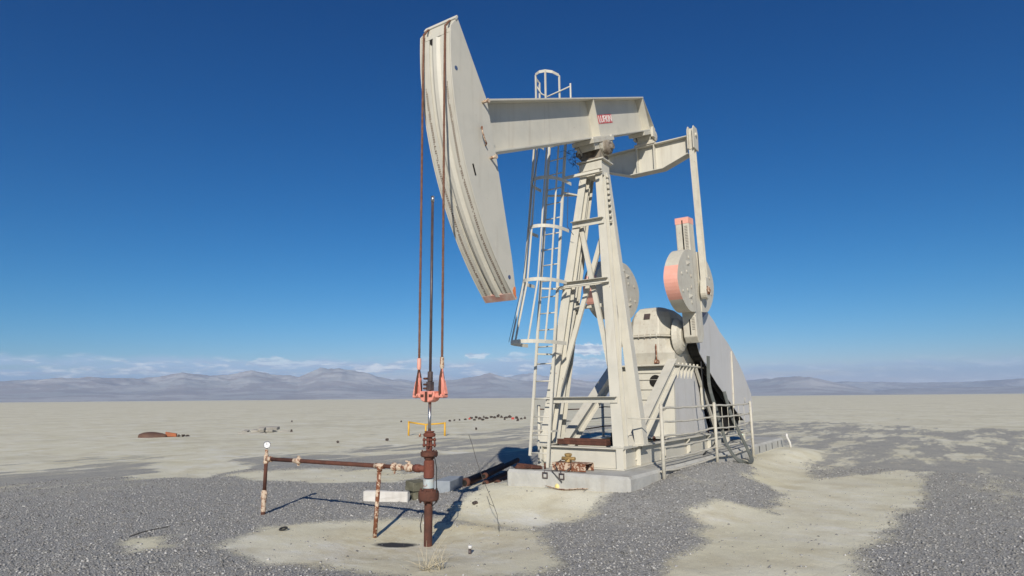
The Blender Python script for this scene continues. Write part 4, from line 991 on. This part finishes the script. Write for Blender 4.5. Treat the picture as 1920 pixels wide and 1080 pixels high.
m = MB(); m.cyl((-.203, 3.077, .32), (-.203, 3.077, PZ-.03), .027, 16); pp = m.build('gauge_post', RUST_SHADE, FL)
m = MB(); m.lathe([(.03, g0-.06), (.034, g0+.0), (.034, g0+.045), (.03, g0+.05)], (-.203, 3.077, 0)); m.build('post_foot', RUST_SHADE, pp)
m = MB(); m.lathe([(.03, g0+.05), (.036, g0+.055), (.036, .20), (.044, .205), (.046, .235), (.044, .30), (.038, .305), (.032, .325)], (-.203, 3.077, 0), n=12)
m.cyl((-.203, 3.03, .30), (-.203, 3.02, .26), .012, 6); m.build('swage_fitting', PALERUST, pp)
m = MB(); m.lathe([(.03, PZ-.07), (.04, PZ-.065), (.04, PZ-.04), (.036, PZ-.03), (.036, PZ+.055), (.03, PZ+.06), (.024, PZ+.065), (.024, PZ+.13), (.016, PZ+.14)], (-.203, 3.077, 0), n=16)
m.cyl((-.203, 3.06, PZ), (fx(2.98), 2.98, PZ), .036, 14); m.cyl((fx(2.99), 3.0, PZ), (fx(2.95), 2.95, PZ), .042, 8); m.build('pipe_tee', PALERUST, pp)
# gauge faces the camera side
gdv = Vector((CAMLOC.x+.203, CAMLOC.y-3.077, 0)).normalized()
gc = Vector((-.203, 3.077, PZ+.205))
m = MB(); m.cyl((-.203, 3.077, PZ+.13), (-.203, 3.077, PZ+.16), .010, 8); m.tube([gc-gdv*.028, gc-gdv*.02, gc+gdv*.02, gc+gdv*.026], [.045, .052, .052, .048], 24); ga_ = m.build('pressure_gauge', mat('gauge_case', (.25, .25, .25), .4, metal=.6), FL)
m = MB(); m.cyl(gc+gdv*.0262, gc+gdv*.0285, .044, 24); m.build('dial', GAUGEW, ga_)
m = MB(); sx_ = gdv.cross(Vector((0,0,1)))
m.bar(gc+gdv*.030+Vector((0,0,-.008)), gc+gdv*.030+Vector((0,0,.034))+sx_*.006, .005, .002, gdv)
for k in range(9):
    a = R(-135+k*33.75); v0 = Vector((0,0,1))*math.cos(a)+sx_*math.sin(a); m.bar(gc+gdv*.0295+v0*.032, gc+gdv*.0295+v0*.040, .003, .0015, gdv)
m.build('needle', BLACKM, ga_)

# ------------------------------------------------------------------ railings
RG = thing('safety_railing', 'cream pipe and wire railing along the near side of the slab', 'railing', (7.3, -1.37, .15))
px_ = (4.37, 7.35, 10.26)
for x in px_:
    m = MB(); g_ = gz(x, -1.37); m.cyl((x, -1.37, g_-.15), (x, -1.37, 1.5), .032, 12); m.cyl((x, -1.37, 1.5), (x, -1.37, 1.52), .022, 12)
    for z_ in (.7, 1.0, 1.3): m.cyl((x-.034, -1.37, z_), (x-.028, -1.37, z_), .016, 6)
    m.build('post', PAINT2, RG)
for i, z_ in enumerate((1.455, 1.22, .99, .78, .60, .40)):
    m = MB()
    pts = []
    for k in range(25):
        x = 4.37+k*5.89/24; pts.append((x, -1.335-.012*math.sin(k*.9+i), z_-.035*math.sin(PI*((k % 12)/12))*(.4+.35*(i % 3))-.006*math.sin(k*2.1+i*3)))
    m.tube(pts, .0195 if i else .022, 6); m.build('rail', PAINT2, RG)
for x in (8.0, 8.45, 8.9, 9.35, 9.8):
    m = MB(); m.tube([(x, -1.33, 1.44), (x+.02, -1.33, 1.0), (x, -1.33, .86)], .006, 5); m.build('wire', PAINT2, RG)
m = MB(); m.tube([(4.37, -1.37, 1.27), (4.3, -1.1, 1.27), (4.15, -.85, 1.28)], .011, 6); m.build('end_rail', PAINT2, RG)
m = MB(); m.tube([(10.26, -1.37, 1.2), (10.4, -1.0, 1.2), (11.2, -.9, 1.15)], .012, 6); m.tube([(9.95, -1.33, 1.45), (9.85, -1.36, 1.6)], .008, 5); m.build('end_rail', PAINT2, RG)
RF = thing('safety_railing', 'wire railing on the far side of the slab seen between the pumpjack legs', 'railing', (7.3, 1.25, .15))
for x in (4.6, 7.4, 10.3):
    m = MB(); m.cyl((x, 1.25, gz(x, 1.25)-.1), (x, 1.25, 1.5), .032, 12); m.build('post', PAINT2, RF)
for i, z_ in enumerate((1.42, 1.18, .98, .74, .52)):
    m = MB(); m.tube([(4.6+k*5.7/12, 1.22, z_-.03*math.sin(PI*(k % 6)/6)) for k in range(13)], .013, 6); m.build('rail', PAINT2 if i == 1 else RUST_SHADE, RF)  # dark rails have their shade put into the colour

# worn belts draped over the lowest rail
def ribbon(pts, w, th, wdir):
    m = MB(); pts = [Vector(p) for p in pts]; fine = []
    for i in range(len(pts)-1):
        p0 = pts[max(i-1, 0)]; p1 = pts[i]; p2 = pts[i+1]; p3 = pts[min(i+2, len(pts)-1)]
        for k in range(6):
            t_ = k/6; fine.append(.5*((2*p1)+(-p0+p2)*t_+(2*p0-5*p1+4*p2-p3)*t_*t_+(-p0+3*p1-3*p2+p3)*t_**3))
    fine.append(pts[-1]); wd = Vector(wdir).normalized(); rows = []
    for i, p in enumerate(fine):
        d = (fine[min(i+1, len(fine)-1)]-fine[max(i-1, 0)]).normalized(); n_ = d.cross(wd).normalized(); w_ = n_.cross(d).normalized()
        rows.append([m.bm.verts.new(p+w_*a*w/2+n_*b*th/2) for a, b in ((-1,-1),(1,-1),(1,1),(-1,1))])
    for A_, B_ in zip(rows, rows[1:]):
        for k in range(4): m._f([A_[k], A_[(k+1) % 4], B_[(k+1) % 4], B_[k]])
    m._f(rows[0]); m._f(rows[-1][::-1]); return m
m = ribbon([(8.35, -1.0, 2.55), (8.3, -1.0, 1.9), (8.15, -1.18, 1.3), (8.05, -1.30, .92), (7.9, -1.42, .62), (7.9, -1.60, .34), (8.25, -1.72, .22), (8.75, -1.70, .24), (9.1, -1.55, .40), (9.05, -1.40, .80), (8.9, -1.28, 1.2), (8.9, -1.15, 1.75)], .09, .02, (1, -.4, 0))
o = m.build('drive_belt', RUBBERG, org=(8.4, -1.5, .3)); tag(o, 'long worn dusty rubber belt looped over the railing and touching the ground', 'belt')
m = ribbon([(7.75, -1.02, 2.4), (7.72, -1.05, 1.7), (7.6, -1.2, 1.1), (7.5, -1.30, .7), (7.3, -1.12, .47), (7.6, -1.05, .45)], .035, .015, (1, 0, 0))
o = m.build('drive_belt', RUBBER, org=(7.5, -1.3, .5)); tag(o, 'thin black belt hanging down from the gearbox to the slab', 'belt')

# ------------------------------------------------------------------ things around
def lumps(m, c, r, n=1, flat=.6, seed=0):
    rg = random.Random(seed)
    bm2 = bmesh.ops.create_icosphere(m.bm, subdivisions=2, radius=1)
    for v in bm2['verts']:
        k = 1+.28*math.sin(v.co.x*3.1+seed)+.22*math.sin(v.co.y*4.3+seed*2)+.2*math.sin(v.co.z*3.7+seed*3)+rg.uniform(-.08, .08)
        v.co = Vector(c)+Vector((v.co.x*r[0], v.co.y*r[1], v.co.z*r[2]))*k
    return m
# rusty pipes lying between the well and the slab
def pipe_thing(p0, p1, r, label, hollow=True):
    d = (Vector(p1)-Vector(p0)).normalized()
    t_ = thing('steel_pipe', label, 'pipe', p0, 'rusty pipes lying by the slab')
    m = MB(); m.tube([p0, Vector(p0)+d*.05, Vector(p0)+d*.0501, Vector(p0)+d*.15, Vector(p0)+d*.1501, p1], [r, r, r*1.13, r*1.13, r, r], 16, cap=True); m.build('tube', RUST_SHADE, t_)
    m = MB(); m.lathe([(.001, 0), (r*.72, 0), (r*.72, .004), (.001, .004)], n=16); q_ = d.to_track_quat('Z', 'Y').to_matrix(); bmesh.ops.transform(m.bm, matrix=q_.to_4x4(), verts=m.bm.verts); bmesh.ops.translate(m.bm, verts=m.bm.verts, vec=Vector(p0)-d*.0045); m.build('bore', BLACKM, t_)
pipe_thing((3.30, 2.08, .10), (5.7, 2.92, .14), .075, 'thickest rusty pipe on the ground with a socket end nearest the well')
pipe_thing((3.52, 1.78, .08), (5.9, 2.55, .14), .05, 'middle thin rusty pipe lying beside the slab corner')
pipe_thing((3.62, 1.58, .09), (6.0, 2.35, .14), .05, 'thin rusty pipe with its open end closest to the slab corner')
pipe_thing((3.7, 1.93, .19), (6.2, 2.85, .24), .05, 'rusty pipe laid on top of the other pipes')
# timber
def vframe(x, y, ang): return Matrix.Translation((x, y, 0)) @ Matrix.Rotation(ang, 4, 'Z')
def rbox(name, mats, cx, cy, z0, lx_, ly_, h, ang, label, cat, bevel=.008, tilt=0.0, group=None, cuts=0):
    m = MB(); m.box(-lx_/2, lx_/2, -ly_/2, ly_/2, 0, h)
    if cuts:
        bmesh.ops.subdivide_edges(m.bm, edges=m.bm.edges[:], cuts=cuts, use_grid_fill=True)
        for v in m.bm.verts: v.co += Vector((random.uniform(-1,1), random.uniform(-1,1), random.uniform(-1,1)))*min(lx_, ly_, h)*.06
    o = m.build(name, mats, org=(0, 0, 0), bevel=bevel); o.location = (cx, cy, z0); o.rotation_euler = (tilt, 0, ang); o['_org'] = (cx, cy, z0)
    tag(o, label, cat, group); return o
rbox('timber', TIMBER, 1.66, 2.42, gz(1.66, 2.42)-.01, .78, .12, .18, math.atan2(2.04-2.78, 1.79-1.47), 'bleached white timber lying on the gravel behind the pipe', 'timber', cuts=2)
rbox('concrete_block', GREYBOX, 2.95, 2.15, gz(2.95, 2.15)-.01, .75, .30, .21, R(20), 'block tinted blue grey as shade, lying on the gravel behind the wellhead', 'block', .01)
rbox('wood_block', WOODG, 2.1, 2.12, gz(2.1, 2.12)-.01, .26, .24, .16, R(-22), 'dark weathered wood block under another one behind the wellhead', 'block', .008, cuts=1)
rbox('wood_block', WOODG, 2.06, 2.12, gz(2.1, 2.12)+.152, .30, .24, .15, R(-12), 'greenish grey wood block on top of the other one behind the wellhead', 'block', .008, tilt=R(4), cuts=1)
# yellow barrier
YB = thing('yellow_barrier', 'small yellow pipe barrier frame standing far off on the sand', 'barrier', (16.9, 15.5, -.05))
yp = [(17.07, 16.79), (16.3, 15.3), (17.2, 14.58)]
yp = [(15.55, 15.2), (15.6, 14.2), (16.1, 13.5)]
hts = (.62, .52, .58)
for (x, y), h in zip(yp, hts):
    m = MB(); m.cyl((x, y, -.1), (x, y, h), .045, 12); m.build('post', YELLOW, YB)
for i in (0, 1):
    m = MB(); m.cyl((*yp[i], hts[i]-.04), (*yp[i+1], hts[i+1]-.04), .04, 10); m.build('rail', YELLOW, YB)
m = MB(); m.cyl((14.9, 13.9, -.05), (14.9, 13.9, .13), .05, 10); o = m.build('pipe_stub', RUSTWH, org=(14.9, 13.9, 0)); tag(o, 'short rusty pipe stub in front of the yellow barrier', 'pipe')
# overturned rusty fairing with orange end, far left
def online(x, y, k): return (CAMLOC.x+(x-CAMLOC.x)*k, CAMLOC.y+(y-CAMLOC.y)*k)
FA = thing('scrap_hull', 'long brown curved sheet metal scrap with an orange end far left', 'scrap', (9.2, 25.0, 0))
a0 = Vector((8.0, 26.0, 0)); a1 = Vector((10.2, 26.1, 0))
ax = Vector((math.sin(yaw), -math.cos(yaw), 0)); c0 = Vector((8.95, 25.05, -.02))
m = MB(); rows = []
n_ = 14
for i in range(n_+1):
    t_ = i/n_; w = 1.15*(t_-.5); hgt_ = .30*math.sin(PI*min(1, .12+t_*.75))**.6*(1-.35*t_); dp = .35*math.sin(PI*min(1, .1+t_*.8))
    rows.append([m.bm.verts.new(c0+ax*w+F0*(dp*math.cos(a)+.25*t_)+Z0*(hgt_*math.sin(a)+.18*t_*0)) for a in [PI*k/8 for k in range(9)]])
for A_, B_ in zip(rows, rows[1:]):
    for k in range(8): m._f([A_[k], A_[k+1], B_[k+1], B_[k]], True)
m._f(rows[0]); m._f(rows[-1][::-1])
o = m.build('shell', mat('dark_brown_sheet', (.10, .055, .04), .7, blot=((.16, .09, .06), 2, .8)), FA)
m = MB(); e0 = c0+ax*.52+F0*.2; m.hexa([e0+Vector(q_) for q_ in ((0,0,.03),(.38,-.26,0),(.5,-.1,0),(.12,.25,.03),(0,0,.24),(.38,-.26,.15),(.5,-.1,.15),(.12,.25,.24))]); m.build('orange_end', RUSTWH if False else mat('faded_orange_sheet', (.42, .13, .05), .8, blot=((.25, .10, .06), 4, .9)), FA, bevel=.02)
for k in range(3):
    p_ = c0+ax*(1.12+k*.18)+F0*.3; m = lumps(MB(), (p_.x, p_.y, .04), (.07, .06, .05), seed=k+3); o = m.build('scrap_rock', DARKROCK, org=(p_.x, p_.y, 0)); tag(o, 'small dark lump, %s in the row beside the orange end of the scrap' % ('nearest', 'middle', 'farthest')[k], 'rock', 'dark lumps beside the scrap')
# broken concrete slabs
rg = random.Random(4)
names_ = ['leftmost pale slab piece of the broken pile, with a dark end', 'largest pale slab of the broken concrete pile on the sand', 'long flat slab at the front of the broken concrete pile', 'pale slab at the right of the broken concrete pile', 'thin upper slab at the back of the broken concrete pile', 'small tilted slab in the middle of the broken concrete pile', 'thin right end strip of the broken concrete pile']
for k, (u_, d_, sx2, sy2, h2_, ti_) in enumerate(((-1.35, .3, .5, .5, .16, .15), (-.4, .2, 1.2, .7, .22, .05), (-.1, -1.2, 2.6, .3, .08, 0), (.6, -.3, 1.0, .7, .2, -.1), (.3, .6, 1.5, .5, .25, .1), (.2, -.5, .6, .5, .28, .25), (1.3, .3, 1.1, .15, .1, .12))):
    c_ = Vector((14.35, 24.5, 0))+ax*u_*.75+F0*d_; sx2 *= .55; sy2 *= .6; h2_ *= .62; ti_ *= 1.6
    rbox('concrete_slab', RUBBLE, c_.x, c_.y, -.03+(.1 if k in (4, 5) else 0), sx2, sy2, h2_, math.atan2(ax.y, ax.x)+rg.uniform(-.25, .25), names_[k], 'slab', .02, tilt=ti_, group='broken concrete slabs on the sand', cuts=2)
# dark rocks / scrap row beyond the well
words = ['black', 'dark brown', 'charcoal', 'dusty black', 'reddish black']
k = 0
def unp(px, py, z=0.0):
    d = Fd+Ri*((px-960)/1181.44)+Ui*((540-py)/1181.44); t_ = (z-CAMLOC.z)/d.z; return CAMLOC+d*t_
row = [(843,790,5),(852,789,4),(862,788,4),(872,787,5),(880,786,5),(884,785,6),(893,784,6),(899,786,7),(907,783,5),(913,785,7),(921,783,6),(927,784,6),(934,782,7),(941,783,6),(948,784,7),(955,783,8),(962,786,6),(969,785,7),(977,786,5),(984,785,6),(890,788,5),(905,788,6),(946,787,4),(971,789,6)]
for i, (px, py, s_) in enumerate(row):
    p_ = unp(px, py); d_ = (p_-CAMLOC).length; r_ = s_*d_/1181*.5
    m = lumps(MB(), (p_.x, p_.y, r_*.35), (r_, r_*.8, r_*.75), seed=i*1.7)
    red_ = i in (4, 16)
    o = m.build('scrap_rock', REDSCRAP if red_ else DARKROCK, org=(p_.x, p_.y, 0))
    tag(o, ('red scrap piece in the row of dark rocks, %s one' % ('left' if i == 4 else 'right')) if red_ else 'dark rock in the far row of rocks between the well and the ladder', 'rock', 'row of dark rocks on the sand beyond the well')
for i, (px, py, s_, lb) in enumerate(((547, 791, 3, 'tiny dark drum shape far off, farthest left on the sand'), (547, 809, 4, 'small dark stump on the sand above the flow line'), (752, 791, 3, 'tiny dark drum shape far off above the yellow barrier'), (1001, 860, 0, ''), (893, 805, 4, 'small dark stone on the sand edge above the rusty pipes'), (633, 830, 4, 'small dark scrap piece on the gravel edge left of the well'), (726, 826, 5, 'dark scrap twig pile on the gravel edge near the well'))):
    if not s_: continue
    p_ = unp(px, py); d_ = (p_-CAMLOC).length; r_ = s_*d_/1181*.5
    m = lumps(MB(), (p_.x, p_.y, r_*.5), (r_, r_, r_*1.1), seed=i*2.3+1); o = m.build('scrap_rock', DARKROCK, org=(p_.x, p_.y, 0)); tag(o, lb, 'rock')
# ring, rock, stub near the well
p_ = unp(531, 993, -.04); m = MB(); cz = gz(p_.x, p_.y)+.022
m.tube([(p_.x+.045*math.cos(a*PI/10), p_.y+.045*math.sin(a*PI/10), cz+.010*math.cos(a*PI/10)) for a in range(20)], .012, 8, closed=True)
o = m.build('rubber_ring', RUBBER, org=(p_.x, p_.y, cz)); tag(o, 'small black ring lying on the gravel near the gauge post', 'ring')
p_ = unp(890, 945, 0.0); m = lumps(MB(), (p_.x, p_.y, gz(p_.x, p_.y)+.025), (.04, .035, .035), seed=5); o = m.build('dark_rock', DARKROCK, org=(p_.x, p_.y, 0)); tag(o, 'single dark stone on pale sand between well and slab', 'rock')
p_ = unp(881, 1034, -.1); g_ = gz(p_.x, p_.y); m = MB(); m.cyl((p_.x, p_.y, g_-.05), (p_.x+.002, p_.y, g_+.06), .018, 12); TS = m.build('bolt_stub', DARKROD, org=(p_.x, p_.y, g_)); tag(TS, 'small metal stub with a pale cap sticking out of the sand right of the well', 'stub')
m = MB(); m.cyl((p_.x+.002, p_.y, g_+.0605), (p_.x+.004, p_.y, g_+.095), .024, 12); m.build('cap', WHITEP, TS)
# bent wire standing between well and slab
p_ = unp(936, 980, 0.02); zz = gz(p_.x, p_.y); 
def upx(px, py, dd):     # point at distance dd in front of the camera along that view line
    d = (Fd+Ri*((px-960)/1181.44)+Ui*((540-py)/1181.44)); return CAMLOC+d*dd
dw = (p_-CAMLOC).dot(Fd)
m = MB(); m.tube([Vector((p_.x, p_.y, zz-.02))]+[upx(a, b, dw) for a, b in ((932, 965), (921, 935), (905, 897), (893, 862), (885, 832), (879, 815))], .0035, 5); m.tube([upx(927, 950, dw), upx(918, 945, dw-.05), upx(913, 930, dw-.1)], .003, 5)
o = m.build('bent_wire', DARKTWIG, org=(p_.x, p_.y, zz)); tag(o, 'thin bent dark wire standing up out of the sand', 'wire')
# dry weed by the well
p0 = Vector((-.98, -.93, 0)); p0.z = gz(p0.x, p0.y)
m = MB(); rg = random.Random(9)
for k in range(38):
    a = rg.uniform(0, 2*PI); ln_ = rg.uniform(.12, .62); sp = rg.uniform(.1, .9); q_ = p0+Vector((rg.uniform(-.10, .10), rg.uniform(-.10, .10), 0)); pts = [q_]
    for j in range(5): q_ = q_+Vector((math.cos(a)*sp*ln_/5, math.sin(a)*sp*ln_/5, ln_/5*(1-.12*j)*(1.05-sp*.75))); a += rg.uniform(-.3, .3); pts.append(q_.copy())
    m.tube(pts, [.0030, .0026, .0022, .0018, .0014, .001], 4)
o = m.build('dry_weed', DRY, org=tuple(p0)); tag(o, 'dry straw coloured weed stalks growing in front of the wellhead', 'weed')
# twigs on the gravel
for i, (pts_px, lb) in enumerate((([(243, 1005), (262, 998), (285, 992), (318, 986)], 'long thin dark twig lying on the gravel at far left'), ([(700, 1001), (712, 996), (722, 985)], 'short dark twig lying by the middle pipe support'))):
    if i: continue
    P_ = [unp(a, b, 0.0) for a, b in pts_px]; P_ = [Vector((q_.x, q_.y, gz(q_.x, q_.y)+.018)) for q_ in P_]
    m = MB(); m.tube(P_, [.006, .008, .007, .004], 5); o = m.build('twig', DARKTWIG, org=tuple(P_[0])); tag(o, lb, 'twig')
# stuff on the front of the slab
VL = thing('rusty_channel', 'open rusty steel channel lying on the front edge of the slab', 'steel channel', (3.45, .05, .42))
m = MB(); 
xa = 3.40
for (x0_, x1_, z0_, z1_) in ((3.36, 3.66, .55, .56), (3.36, 3.37, .43, .549), (3.65, 3.66, .43, .549)): m.box(x0_, x1_, -.42, .22, z0_, z1_)
m.build('web', RUSTWH, VL, bevel=.002)
VB = thing('brass_valve', 'tarnished brass valve body sitting on the rusty channel', 'valve', (3.5, -.02, .56))
m = MB(); m.lathe([(.06, .562), (.065, .57), (.05, .62), (.05, .66), (.066, .67), (.066, .70), (.03, .71)], (3.5, -.02, 0), n=8); m.cyl((3.5, -.15, .62), (3.5, .10, .62), .032, 8); m.cyl((3.42, -.02, .63), (3.5, -.02, .63), .03, 8)
m.build('body', BRASS, VB, bevel=.003)
m = MB(); m.tube([(3.44, .08, .60), (3.36, .16, .53), (3.25, .05, .46), (3.18, .12, .44), (3.14, .0, .36), (3.13, -.1, .28)], .010, 6); m.tube([(3.44, -.10, .60), (3.3, -.18, .50), (3.2, -.12, .44)], .009, 6); m.build('hose', DARKTWIG, VB)
for k, (y, lb) in enumerate(((.24, 'small metal shackle at the left on the front face of the slab'), (-.08, 'small metal shackle at the right on the front face of the slab'))):
    m = MB(); m.box(3.145, 3.165, y-.05, y-.035, .33, .40); m.box(3.145, 3.165, y+.035, y+.05, .33, .40); m.box(3.145, 3.165, y-.05, y+.05, .401, .415); m.box(3.145, 3.165, y-.05, y+.05, .315, .329)
    m.tube([(3.15, y, .415), (3.2, y+.05, .44), (3.3, .0, .44)], .006, 5); o = m.build('shackle', DARKROD, org=(3.15, y, .33)); tag(o, lb, 'shackle', 'shackles on the slab face')
m = MB()
for k in range(9): lumps(m, (3.42+random.uniform(-.1, .1), .72+random.uniform(-.2, .22), .45), (.06, .07, .03), seed=k*3.1)
m.bar((3.42, .50, .46), (3.48, 1.0, .47), .06, .05); m.cyl((3.5, .45, .42), (3.5, .45, .52), .02, 6)
o = m.build('rusty_scrap', RUST_SHADE, org=(3.42, .7, .42)); tag(o, 'rusty scrap iron lying at the foot of the ladder', 'scrap')
# coil of wire with a yellow cap in front of slab
p_ = unp(1058, 925, .10); cz = gz(p_.x, p_.y)
m = MB()
for k in range(3): m.tube([(p_.x+(.28+.03*k)*math.cos(a*PI/12)*.6, p_.y+(.33+.03*k)*math.sin(a*PI/12)-.05, cz+.015+.012*k+.01*math.sin(a*.9)) for a in range(24)], .005, 5, closed=True)
o = m.build('wire_coil', PALERUST, org=(p_.x, p_.y, cz)); tag(o, 'loose coil of rusty wire on the sand in front of the slab', 'wire')
q_ = unp(1046, 921, .12); m = MB(); g_ = gz(q_.x, q_.y); m.tube([(q_.x, q_.y, g_-.01), (q_.x, q_.y, g_+.05), (q_.x, q_.y, g_+.08)], [.05, .048, .025], 14)
o = m.build('plastic_plug', mat('dusty_yellow_cap', (.75, .62, .22), .6, blot=((.7, .66, .55), 9, .9)), org=(q_.x, q_.y, g_)); tag(o, 'small dusty yellow plastic cap inside the wire coil', 'cap')
# bent white pipe at the back corner of the slab
p_ = unp(1484, 842, .14); g_ = gz(p_.x, p_.y)
m = MB(); m.tube([(p_.x, p_.y, g_-.1), (p_.x-.02, p_.y+.03, g_+.14), (p_.x-.10, p_.y+.08, g_+.30), (p_.x-.10, p_.y+.08, g_+.38)], .032, 10); o = m.build('bent_pipe', WHITEP, org=(p_.x, p_.y, g_)); tag(o, 'bent white plastic pipe sticking up behind the slab at right', 'pipe')

# ------------------------------------------------------------------ haze
mh = MB(); mh.box(-15500, 15500, -15500, 15500, -40, 480); hz = mh.build('haze', [], org=(0, 0, 0)); hz['kind'] = 'stuff'
hm = bpy.data.materials.new('haze_air'); hm.use_nodes = True; hn = hm.node_tree; hn.nodes.clear()
ho = hn.nodes.new('ShaderNodeOutputMaterial'); hv = hn.nodes.new('ShaderNodeVolumePrincipled'); hv.inputs['Color'].default_value = (.50, .70, 1.0, 1); hv.inputs['Density'].default_value = 7.5e-5; hv.inputs['Anisotropy'].default_value = .0
hn.links.new(hv.outputs[0], ho.inputs['Volume']); hz.data.materials.append(hm)
for o in bpy.data.objects:
    if '_org' in o: del o['_org']
